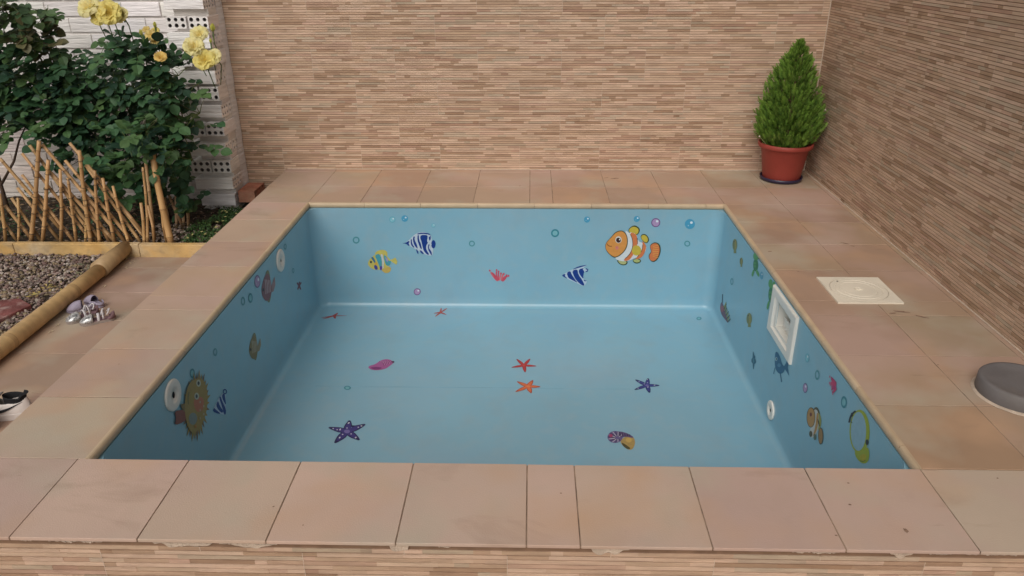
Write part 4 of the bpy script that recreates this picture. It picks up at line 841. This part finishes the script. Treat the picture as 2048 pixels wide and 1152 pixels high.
for (x, y, w, h, a_) in DIRT:
    P = []
    for k in range(14):
        t_ = 2*pi*k/14; r_ = 1+.7*noise.noise((cos(t_)*1.5+x*9, sin(t_)*1.5, y*7)); u, v = w/2*cos(t_)*r_, h/2*sin(t_)*r_; P.append((x+u*cos(a_)-v*sin(a_), y+u*sin(a_)+v*cos(a_), .0013))
    b.add(P, [tuple(range(14))])
tag(b.build('dirt_marks', M['dirt']), 'small dark dirt marks scattered on the deck tiles', kind='stuff')
# ------------------------------------------------------------------ bamboo lattice fence
fe = empty('bamboo_fence', (-1.3, 2.27, -.2), 'expanding bamboo lattice fence standing behind the yellow kerb', 'fence')
Vc = [((-1.754,-.215),(-1.70,.105),.0115),((-1.682,-.215),(-1.603,.079),.009),((-1.608,-.215),(-1.393,.407),.0150),((-1.539,-.215),(-1.37,.30),.0130),((-1.428,-.215),(-1.316,.246),.0115),((-1.333,-.215),(-1.285,.198),.0105),((-1.285,-.215),(-1.214,.066),.0095),((-1.247,-.215),(-1.182,.355),.0140),((-1.197,-.215),(-1.121,.241),.0110),((-1.105,-.215),(-1.086,.198),.0115),((-1.019,-.215),(-1.039,.152),.0105),((-.934,-.215),(-.90,.053),.0115),((-.915,-.215),(-.846,.26),.0095),((-.875,-.215),(-.863,.038),.0105),((-.80,-.215),(-.782,.083),.0080)]
Dc = [((-1.774,-.005),(-1.701,-.19)),((-1.71,.026),(-1.613,-.17)),((-1.659,.071),(-1.554,-.20)),((-1.608,.131),(-1.446,-.19)),((-1.561,.207),(-1.356,-.205)),((-1.527,.33),(-1.266,-.17)),((-1.472,.376),(-1.193,-.20)),((-1.391,.219),(-1.107,-.21)),((-1.293,.291),(-1.014,-.19)),((-1.243,.39),(-.932,-.15)),((-1.246,.132),(-1.146,-.21)),((-1.184,.263),(-.963,-.205)),((-1.90,.05),(-1.80,-.15)),((-2.05,.1),(-1.86,-.2))]
Dc += [((-1.66,.30),(-1.42,-.12)),((-1.40,.38),(-1.06,-.19)),((-1.13,.20),(-.93,-.18)),((-1.33,.02),(-1.22,-.20))]
Vc += [((-1.86,-.215),(-1.80,.12),.010), ((-1.97,-.215),(-1.90,.16),.011), ((-2.09,-.215),(-2.03,.12),.010)]
for (a0, a1, r_) in Vc:
    b = MB(); mx, mz = (a0[0]+a1[0])/2+random.uniform(-.008, .008), (a0[1]+a1[1])/2
    bamboo(b, [(a0[0], 2.262, a0[1]), (mx, 2.262+random.uniform(-.006, .006), mz), (a1[0], 2.262, a1[1])], r_*.86, .13, 10, jit((.50, .30, .13), .10)); b.build('cane', M['bamboo'], fe, smooth=True, auto=1)
for (a0, a1) in Dc:
    b = MB(); bamboo(b, [(a1[0], 2.290, a1[1]), (a0[0], 2.290, a0[1])], random.uniform(.0095, .0115), .13, 9, jit((.46, .28, .13), .12)); b.build('cane', M['bamboo'], fe, smooth=True, auto=1)
# wire ties where canes cross
for (v0, v1, r_) in Vc:
    for (d0, d1) in Dc:
        den = (v1[0]-v0[0])*(d1[1]-d0[1])-(v1[1]-v0[1])*(d1[0]-d0[0])
        if abs(den) < 1e-6: continue
        t_ = ((d0[0]-v0[0])*(d1[1]-d0[1])-(d0[1]-v0[1])*(d1[0]-d0[0]))/den; s_ = ((d0[0]-v0[0])*(v1[1]-v0[1])-(d0[1]-v0[1])*(v1[0]-v0[0]))/den
        if 0.02 < t_ < .98 and 0 < s_ < 1:
            x, z = v0[0]+(v1[0]-v0[0])*t_, v0[1]+(v1[1]-v0[1])*t_; u = Vector((v1[0]-v0[0], 0, v1[1]-v0[1])).normalized(); w = u.cross(Vector((0, 1, 0)))
            R_ = r_*(1-.18*t_)+.0014; b = MB()
            b.tube([Vector((x, 2.262, z))+(w*cos(q)+Vector((0, 1, 0))*sin(q))*R_*(1 if sin(q) < .3 else 1.5) for q in [2*pi*k/12 for k in range(13)]], .0013, 5)
            b.tube([Vector((x, 2.262, z))+w*R_*-.9+Vector((0, -.3*R_, 0)), Vector((x, 2.262, z))+w*-R_*1.9+u*R_*random.uniform(-.2, .9)], .001, 4); b.build('wire_tie', M['wire'], fe)
fs = empty('bamboo_fence', (-.84, 2.6, -.22), 'short end section of bamboo canes behind the tall leaning stake', 'fence', group=None)
for (a0, a1) in [((-.893,-.23),(-.851,.03)),((-.849,-.23),(-.815,-.03)),((-.818,-.23),(-.789,-.02)),((-.850,-.22),(-.905,.01)),((-.935,-.23),(-.93,.06))]:
    b = MB(); bamboo(b, [(a0[0], 2.6, a0[1]), (a1[0], 2.6, a1[1])], .0095, .12, 9, jit((.42, .27, .15), .1)); b.build('cane', M['bamboo'], fs, smooth=True, auto=1)
b = MB(); b.tube([(-.94, 2.585, -.06), (-.80, 2.585, -.075)], .0016, 5); b.build('wire_tie', M['wire'], fs)
b = MB(); bamboo(b, [(-.766, 2.25, -.215), (-.786, 2.265, .12), (-.798, 2.30, .27), (-.810, 2.33, .37)], .0190, .15, 14, (.50, .30, .13)); tag(b.build('bamboo_stake', M['bamboo'], smooth=True, auto=1), 'thick tall bamboo stake leaning up into the yellow rose bush', 'stake')
b = MB(); bamboo(b, [(-.905, 2.33, -.215), (-.875, 2.35, .20), (-.872, 2.36, .32)], .0105, .15, 10, (.46, .29, .15)); tag(b.build('bamboo_stake', M['bamboo'], smooth=True, auto=1), 'thin upright bamboo stake left of the thick leaning one', 'stake')
# ------------------------------------------------------------------ rose bushes
def rose_spray(b, sb, p, d, L, cols, cnt=5):
    d = d.normalized(); tip = p+d*L
    sb.tube([p, p+d*L*.5-Vector((0, 0, L*.04)), tip], [.0016, .0013, .0008], 4, (.10, .15, .04))
    up = Vector((0, -.35, 1)).normalized(); c0 = random.choice(cols)
    pos = [(1, 0)]+[(.72, 1), (.72, -1), (.40, 1), (.40, -1)][:cnt-1]
    for f, sd_ in pos:
        s_ = d.cross(up); s_ = s_.normalized() if s_.length > 1e-4 else d.orthogonal(); dd = (d if sd_ == 0 else (d*.45+s_*sd_)).normalized()+Vector((random.uniform(-.25, .25), random.uniform(-.35, .1), random.uniform(-.35, .25)))
        l = random.uniform(.044, .068)*(1.1 if sd_ == 0 else .9); uu_ = (up+Vector((random.uniform(-.5, .5), random.uniform(-.6, .2), random.uniform(-.3, .3)))).normalized()
        small_leaf(b, p+d*L*f, dd, uu_, l, l*.86, jit(c0, .16), fold=random.uniform(.05, .22))
def bush(name, label, blobs, roots, cols_f, flowers, dens=1.0):
    root = empty(name, (roots[0][0][0][0], roots[0][0][0][1], -.2), label, 'rose bush')
    lf, sm = MB(), MB()
    for P, r_ in roots: sm.tube(P, [r_*(1-.6*i/(len(P)-1)) for i in range(len(P))], 8, jit((.10, .065, .045), .2))
    for (cx, cy, cz, rx, rz, n) in blobs:
        cols = cols_f(cx, cz)
        ry = .16 if cy < 2.66 else .2
        # a stem from a root up into the clump
        rt = min(roots, key=lambda q: abs(q[0][-1][0]-cx)+abs(q[0][-1][2]-cz))[0][-1]
        e = Vector((cx, cy, cz)); s0 = Vector(rt); sm.tube([s0, s0.lerp(e, .5)+Vector((random.uniform(-.03, .03), 0, random.uniform(-.02, .04))), e], [.005, .004, .0025], 6, (.09, .10, .04))
        for k in range(5):
            v = Vector((random.uniform(-1, 1)*rx, random.uniform(-1, .6)*ry, random.uniform(-.6, 1)*rz)); sm.tube([e, e+v*.5+Vector((0, 0, .01)), e+v], [.0025, .002, .0012], 5, (.10, .13, .04))
        for i in range(int(n*dens)):
            while True:
                v = Vector([random.uniform(-1, 1) for _ in range(3)])
                if v.length < 1: break
            v = v*(.75+.4*random.random()); p = Vector((cx+v.x*rx, cy+v.y*ry, cz+v.z*rz))
            if p.x > -.69-.13*max(0, .60-p.z) and p.z < .80 and random.random() < .85: continue
            if p.y > YB-.05: p.y = YB-.05
            if p.x > PXL-.02 and p.y > PY0-.05: p.y = PY0-.06
            d = Vector((v.x+random.uniform(-.6, .6), -.55+random.uniform(-.7, .5), v.z*.4+random.uniform(-.75, .55)))
            rose_spray(lf, sm, p, d, random.uniform(.07, .12), cols, random.choice([5, 5, 5, 3]))
    sm.build('stem', M['stem'], root, smooth=True); lf.build('foliage', M['leaf'], root)
    for (x, y, z, r_, kd) in flowers:
        f = MB(); ax = Vector((random.uniform(-.4, .4), -.8, random.uniform(.35, .9))).normalized()
        if kd == 'bud': ax = Vector((random.uniform(-.15, .25), -.1, 1)).normalized()
        q = ax.to_track_quat('Z', 'Y')
        base = {'y': (.84, .74, .26), 'p': (.86, .80, .42), 'o': (.82, .60, .20), 'bud': (.62, .62, .14), 'w': (.76, .62, .26)}[kd]
        layers = [(8, 1.05, 1.25), (8, .92, 1.05), (7, .76, .85), (7, .60, .62), (6, .46, .42), (5, .34, .28), (4, .22, .18)] if kd != 'bud' else [(4, .9, .15), (4, .6, .1)]
        for li, (cnt, R_, op) in enumerate(layers):
            for k in range(cnt):
                a_ = 2*pi*(k+.5*li)/cnt+random.uniform(-.2, .2); o_ = op*random.uniform(.85, 1.1); V = []; nu, nv = 4, 4; pw = R_*r_*(1.25 if li < 2 else 1.1)*random.uniform(.9, 1.1)
                for j in range(nv+1):
                    t_ = j/nv; rad = R_*r_*(.10+.9*math.sin(min(1, t_)*o_)/max(.2, math.sin(min(1.3, o_)))*t_**.4) if kd != 'bud' else R_*r_*(.25+.7*sin(pi*t_*.85))*.8
                    h = R_*r_*(math.cos(t_*o_)*t_*1.1) + (0.06*r_*(7-li)/7) if kd != 'bud' else r_*3.0*t_*(1 if li == 0 else 1.1)
                    if li < 2 and t_ > .8 and kd != 'bud': h -= r_*.10
                    for i in range(nu+1):
                        s_ = (i/nu-.5)*2; w = pw*.55*math.sin(max(.12, t_)*2.2)**.7*s_ if kd != 'bud' else pw*.7*s_*sin(pi*min(.97, max(.1, t_)))
                        ruf = .09*r_*noise.noise((s_*3+k, t_*4, li+x*9))+(.34*r_*noise.noise((s_*2.2, k*3+x*7, li)) if t_ > .6 else 0)
                        c_, sn = cos(a_), sin(a_); cup = r_*.18*(s_*s_)*(1 if kd != 'bud' else -.3)
                        V.append(Vector((c_*(rad-cup*.5)-sn*w, sn*(rad-cup*.5)+c_*w, h+cup*.6+ruf)))
                V = [Vector((x, y, z))+q @ v for v in V]; col = jit(mix(base, (.84, .62, .12), .07*li), .06)
                f.add(V, [(j*(nu+1)+i, j*(nu+1)+i+1, (j+1)*(nu+1)+i+1, (j+1)*(nu+1)+i) for j in range(nv) for i in range(nu)], col)
        for k in range(5):
            a_ = 2*pi*k/5; small_leaf(f, Vector((x, y, z)), q @ Vector((cos(a_), sin(a_), -.4 if kd != 'bud' else .9)), Vector((0, 0, 1)), r_*(.8 if kd != 'bud' else 1.6), r_*.3, (.10, .18, .05))
        f.tube([Vector((x, y, z))+q @ Vector((0, 0, .0)), Vector((x, y, z))-ax*.03+Vector((0, 0, -.03)), Vector((x+random.uniform(-.02, .02), y+.05, z-.15))], [.004, .003, .0025], 6, (.11, .17, .05))
        f.build('rose_flower' if kd != 'bud' else 'rose_bud', M['petal'], root, smooth=True)
    return root
DKG = [(.028, .078, .036), (.038, .098, .042), (.048, .12, .048), (.022, .058, .034), (.062, .135, .048), (.078, .150, .050)]
LTG = [(.055, .105, .035), (.080, .135, .040), (.045, .09, .035), (.10, .14, .045)]
def cR(cx, cz): return DKG+LTG[:2] if (cz < .05 or cx > -.70 and cz < .5) else DKG
def cL(cx, cz): return LTG+[(.12, .11, .05)] if cz > .84 else DKG
FL = [(-1.050, 2.46, 1.070, .058, 'p'), (-.995, 2.45, 1.035, .050, 'y'), (-.950, 2.46, 1.045, .062, 'y'), (-.905, 2.50, 1.03, .040, 'p'), (-.769, 2.5, .931, .030, 'w'), (-.80, 2.52, .958, .020, 'w'), (-.745, 2.51, .955, .020, 'y'), (-.760, 2.50, .900, .022, 'w'), (-.719, 2.45, .819, .032, 'o'),
      (-.500, 2.5, .930, .046, 'p'), (-.510, 2.42, .873, .052, 'p'), (-.455, 2.40, .810, .054, 'y'), (-.400, 2.42, .825, .042, 'p'), (-.408, 2.45, .960, .013, 'bud'), (-.824, 2.5, .935, .010, 'bud'), (-.742, 2.5, .975, .010, 'bud'), (-.43, 2.45, .90, .008, 'bud')]
RB += [(-.84, 2.37, .44, .14, .09, 26), (-.98, 2.42, .34, .11, .09, 16), (-.74, 2.42, .30, .07, .12, 14), (-.66, 2.50, .72, .08, .07, 14), (-.60, 2.55, .50, .07, .10, 14)]
bush('rose_bush', 'dark green rose bush with yellow blooms in front of the white pillar', RB,
     [([(-1.0, 2.75, -.21), (-1.02, 2.72, .15), (-1.08, 2.70, .45)], .012), ([(-1.24, 2.7, -.21), (-1.27, 2.70, .1), (-1.33, 2.7, .34)], .009), ([(-.88, 2.72, -.21), (-.84, 2.68, .2), (-.76, 2.62, .55)], .010), ([(-1.05, 2.75, -.21), (-.97, 2.70, .3), (-.90, 2.64, .72)], .009)], cR, FL, .58)
LB += [(-1.80, 2.62, .74, .14, .15, 42), (-1.76, 2.60, .50, .12, .12, 24), (-1.66, 2.62, 1.02, .12, .08, 22), (-1.30, 2.60, .64, .10, .12, 18)]
bush('rose_bush', 'leafy rose bush without blooms cut by the left edge of the photo', LB,
     [([(-2.0, 2.7, -.21), (-2.0, 2.7, .02), (-1.985, 2.68, .35)], .016), ([(-2.0, 2.7, .02), (-1.86, 2.68, .18), (-1.78, 2.66, .31), (-1.70, 2.66, .42)], .009), ([(-1.38, 2.75, -.21), (-1.40, 2.72, .2), (-1.44, 2.68, .5)], .008)], cL, [], .58)
b = MB()
for i in range(900):
    x = random.uniform(-2.3, -1.0); y = random.uniform(2.30, 3.10)
    if noise.noise((x*4, y*4, 12)) < .02: continue
    small_leaf(b, Vector((x, y, -.2+random.uniform(0, .07))), Vector((random.uniform(-1, 1), random.uniform(-1, 1), random.uniform(-.1, .9))), Vector((0, 0, 1)), random.uniform(.02, .035), .016, jit(random.choice(DKG+LTG[:1]), .2))
tag(b.build('weeds', M['leaf']), 'low weeds on the soil behind the lattice fence', kind='stuff')
# ------------------------------------------------------------------ shoes
def foot(t_, L, W_):
    """half widths (left, right) of a sole at 0 = heel .. 1 = toe"""
    prof = [(0, .0), (.03, .40), (.10, .62), (.25, .70), (.45, .72), (.65, .96), (.78, 1.0), (.90, .82), (.97, .48), (1, 0)]
    for (a0, w0), (a1, w1) in zip(prof, prof[1:]):
        if t_ <= a1: return W_/2*(w0+(w1-w0)*(t_-a0)/(a1-a0))
    return 0
def sole(b, L, W_, z0, z1, col=(1, 1, 1), sc=1.0):
    n = 28; ts = [.5-.5*cos(pi*k/n) for k in range(n+1)]
    P = [((t_-.5)*L*sc, foot(t_, L, W_)*sc) for t_ in ts]+[((t_-.5)*L*sc, -foot(t_, L, W_)*sc) for t_ in reversed(ts[1:-1])]; m_ = len(P)
    b.add([(x, y, z0) for x, y in P]+[(x*1.0, y, z1) for x, y in P], [tuple(range(m_, 2*m_)), tuple(reversed(range(m_)))]+[(i, (i+1) % m_, m_+(i+1) % m_, m_+i) for i in range(m_)], col)
def band(b, pts, w, th=.0018, axis=(1, 0, 0)):
    pts = [Vector(p) for p in pts]; ax = Vector(axis).normalized(); V = []
    for p in pts: V += [p-ax*w/2, p+ax*w/2]
    n = len(pts); b.add(V, [(2*i, 2*i+2, 2*i+3, 2*i+1) for i in range(n-1)])
def sandal(loc, rz, label):
    e = empty('sandal', loc, label, 'shoe', 'pair of silver glitter sandals on the path', rz=rz); L, W_ = .155, .062
    b = MB(); sole(b, L, W_, 0, .013); b.build('sole', M['rubber'], e, smooth=False)
    b = MB(); sole(b, L, W_, .0132, .0150, sc=.93); b.build('insole', M['lining'], e)
    b = MB(); n = 10; V = []; rowsn = 8
    for i in range(rowsn+1):
        t_ = .60+.395*i/rowsn; hw = foot(t_, L, W_)*1.01; hh = .030*(1-((t_-.60)/.40)**2.2)+.002
        for k in range(n+1): a_ = pi*k/n; V.append(((t_-.5)*L, hw*cos(a_), .012+hh*sin(a_)**.8))
    b.add(V, [(i*(n+1)+k, i*(n+1)+k+1, (i+1)*(n+1)+k+1, (i+1)*(n+1)+k) for i in range(rowsn) for k in range(n)]); o = b.build('toe_cap', M['glitter'], e, smooth=True); sm_ = o.modifiers.new('s', 'SOLIDIFY'); sm_.thickness = .0015
    b = MB(); V = []; 
    for i in range(13):
        a_ = pi/2+pi*i/12; x = -.5*L+.028+.030*cos(a_); y = .0235*sin(a_)
        V += [(x, y, .012), (x*.98, y*.95, .012+.026*max(.25, -cos(a_))+.006)]
    b.add(V, [(2*i, 2*i+2, 2*i+3, 2*i+1) for i in range(12)]); o = b.build('heel_counter', M['lining'], e, smooth=True); sm_ = o.modifiers.new('s', 'SOLIDIFY'); sm_.thickness = .002
    b = MB(); band(b, [(.004-.012, .0235*cos(a_), .012+.033*sin(a_)) for a_ in [pi*k/14 for k in range(15)]], .011, axis=(1, 0, .0)); band(b, [(-.030, .0225*cos(a_), .020+.040*sin(a_)) for a_ in [pi*k/14 for k in range(15)]], .009, axis=(.8, .4, .3))
    band(b, [(-.012-.020*t_, -.026+.004*t_, .014+.04*t_) for t_ in [k/5 for k in range(6)]], .010, axis=(1, 0, .2)); o = b.build('strap', M['strap'], e, smooth=True); sm_ = o.modifiers.new('s', 'SOLIDIFY'); sm_.thickness = .0028
    b = MB(); b.tube([(-.045+.030*sin(a_)*-.5, .020*cos(a_), .038+.020*sin(a_)) for a_ in [pi*k/12 for k in range(13)]], .0028, 7); b.build('ankle_loop', M['strap'], e, smooth=True)
    return e
sandal((-.748, 1.372, ZG), math.atan2(-.055, -.11), 'silver glitter sandal nearest the deck, white strap uppermost')
sandal((-.838, 1.405, ZG), math.atan2(-.075, -.06), 'silver glitter sandal with its strap folded, next to the bamboo edging')
def clog(loc, rz, label, tilt=0):
    e = empty('clog', loc, label, 'shoe', 'pair of lilac clogs behind the silver sandals', rz=rz); L, W_ = .135, .058
    b = MB(); sole(b, L, W_, 0, .014); b.build('sole', M['lilac'], e, bevel=.003)
    b = MB(); V = []; n, rowsn = 10, 10
    for i in range(rowsn+1):
        t_ = .46+.535*i/rowsn; hw = foot(t_, L, W_)*1.02; hh = .040*(1-((t_-.46)/.54)**2.4)+.002
        for k in range(n+1): a_ = pi*k/n; V.append(((t_-.5)*L, hw*cos(a_), .010+hh*sin(a_)**.75))
    b.add(V, [(i*(n+1)+k, i*(n+1)+k+1, (i+1)*(n+1)+k+1, (i+1)*(n+1)+k) for i in range(rowsn) for k in range(n)]); o = b.build('upper', M['lilac'], e, smooth=True); s_ = o.modifiers.new('s', 'SOLIDIFY'); s_.thickness = .003
    b = MB(); V = []
    for i in range(15):
        a_ = pi/2+pi*i/14; x = -.5*L+.034+.036*cos(a_)+.0; V += [(x, .0225*sin(a_), .012), (x*1.0, .0225*sin(a_), .012+.018+.004*cos(a_))]
    b.add(V, [(2*i, 2*i+2, 2*i+3, 2*i+1) for i in range(14)]); o = b.build('heel_rim', M['lilac'], e, smooth=True); s_ = o.modifiers.new('s', 'SOLIDIFY'); s_.thickness = .003
    return e
clog((-.895, 1.50, ZG), radians(205), 'lilac clog right behind the folded sandal')
clog((-.862, 1.560, ZG), radians(150), 'lilac clog furthest back on the path, next to the bamboo edging')
def sneaker(loc, rz, label):
    e = empty('sneaker', loc, label, 'shoe', 'pair of white sneakers by the deck edge', rz=rz); L, W_ = .27, .098
    b = MB(); sole(b, L, W_, 0, .028); b.build('sole', M['leather'], e, bevel=.004)
    # upper as a loft from heel to toe: closed half tunnel, open on top between 5% and 40%
    secs = [(.004, .30, .050), (.012, .62, .072), (.05, .80, .088), (.14, .80, .080), (.24, .76, .070), (.34, .78, .066), (.42, .82, .076), (.52, .86, .074), (.65, .96, .060), (.78, .98, .050), (.90, .80, .040), (.985, .30, .026)]
    b = MB(); V = []; n = 16
    for (t_, wf, h) in secs:
        hw = max(foot(t_, L, W_)*.97, .012)
        for k in range(n+1):
            a_ = pi*k/n; V.append(((t_-.5)*L, hw*cos(a_)*(1-.22*sin(a_)), .024+(h-.024+.01)*abs(sin(a_))**.7))
    F = []
    for i in range(len(secs)-1):
        for k in range(n):
            if 1 < i < 6 and 4 <= k < n-4: continue
            F.append((i*(n+1)+k, i*(n+1)+k+1, (i+1)*(n+1)+k+1, (i+1)*(n+1)+k))
    F.append(tuple(k for k in range(n+1)))
    b.add(V, F); o = b.build('upper', M['leather'], e, smooth=True); s_ = o.modifiers.new('s', 'SOLIDIFY'); s_.thickness = .004; s_.offset = -1; o.modifiers.new('ss', 'SUBSURF').render_levels = 1
    # dark padded collar rising to a pointed heel tab
    b = MB(); V = []; m_ = 24
    for k in range(m_):
        a_ = 2*pi*k/m_; x = (.175-.5)*L+.042*cos(a_); y = .026*sin(a_); hz = .086+(.013 if cos(a_) < -.7 else .006*cos(a_)+.002); 
        V += [(x*1.02-(.006 if cos(a_) < -.7 else 0), y*1.15, hz), (x, y*.98, hz+.004), (x, y*.86, hz-.004), (x*.98, y*.8, .034)]
    F = []
    for k in range(m_):
        j = (k+1) % m_
        for q in range(3): F.append((4*k+q, 4*j+q, 4*j+q+1, 4*k+q+1))
    b.add(V, F); b.add([V[4*k+3] for k in range(m_)], [tuple(range(m_))]); b.build('collar', M['black_cloth'], e, smooth=True)
    b = MB(); b.box(-.045, .055, -.016, .016, .070, .076)
    b.v = [(x, y, z-.10*(max(0, x)/.055)**1.5*.12+ (.028 if x < 0 else 0)) for x, y, z in b.v]; b.build('tongue', M['grey_cloth'], e, bevel=.003)
    b = MB()
    for q in range(4): x = .004+q*.014; b.tube([(x, -.024, .078-q*.003), (x+.004, 0, .088-q*.004), (x, .024, .078-q*.003)], .0028, 6)
    b.build('lace', M['leather'], e, smooth=True)
    # dark tick-shaped side emblem on both sides, following the upper
    for s_ in (-1, 1):
        b = MB(); V = []; n2 = 18
        for i in range(n2+1):
            t_ = i/n2; x = -.118+.115*t_; zc = .070-.030*math.sin(min(1, t_*1.12)*pi*.5)**1.2+(.018*((t_-.75)/.25)**1.4 if t_ > .75 else 0); w = .001+.010*math.sin(pi*min(1, t_)**1.7)**.9
            for zz_ in (zc-w/2, zc+w/2):
                tt = x/L+.5; hw = foot(tt, L, W_)*.97; hgt = .07+.010; 
                f = max(0, min(.999, (zz_-.024)/(hgt-.024)))**(1/.7); an = math.asin(f); yy = hw*cos(an)*(1-.22*f)+.0035; V.append((x, s_*yy, zz_))
        b.add(V, [(2*i, 2*i+2, 2*i+3, 2*i+1) for i in range(n2)]); o = b.build('emblem', M['black_cloth'], e); q = o.modifiers.new('s', 'SOLIDIFY'); q.thickness = .0012; q.offset = 0
    return e
sneaker((-.718, .572, ZG), radians(188), 'white sneaker with black lining and a black side emblem half hidden by the deck edge')
sneaker((-.79, .44, ZG), radians(200), 'second white sneaker, cut by the left edge of the photo')
print('objects', len(bpy.data.objects))
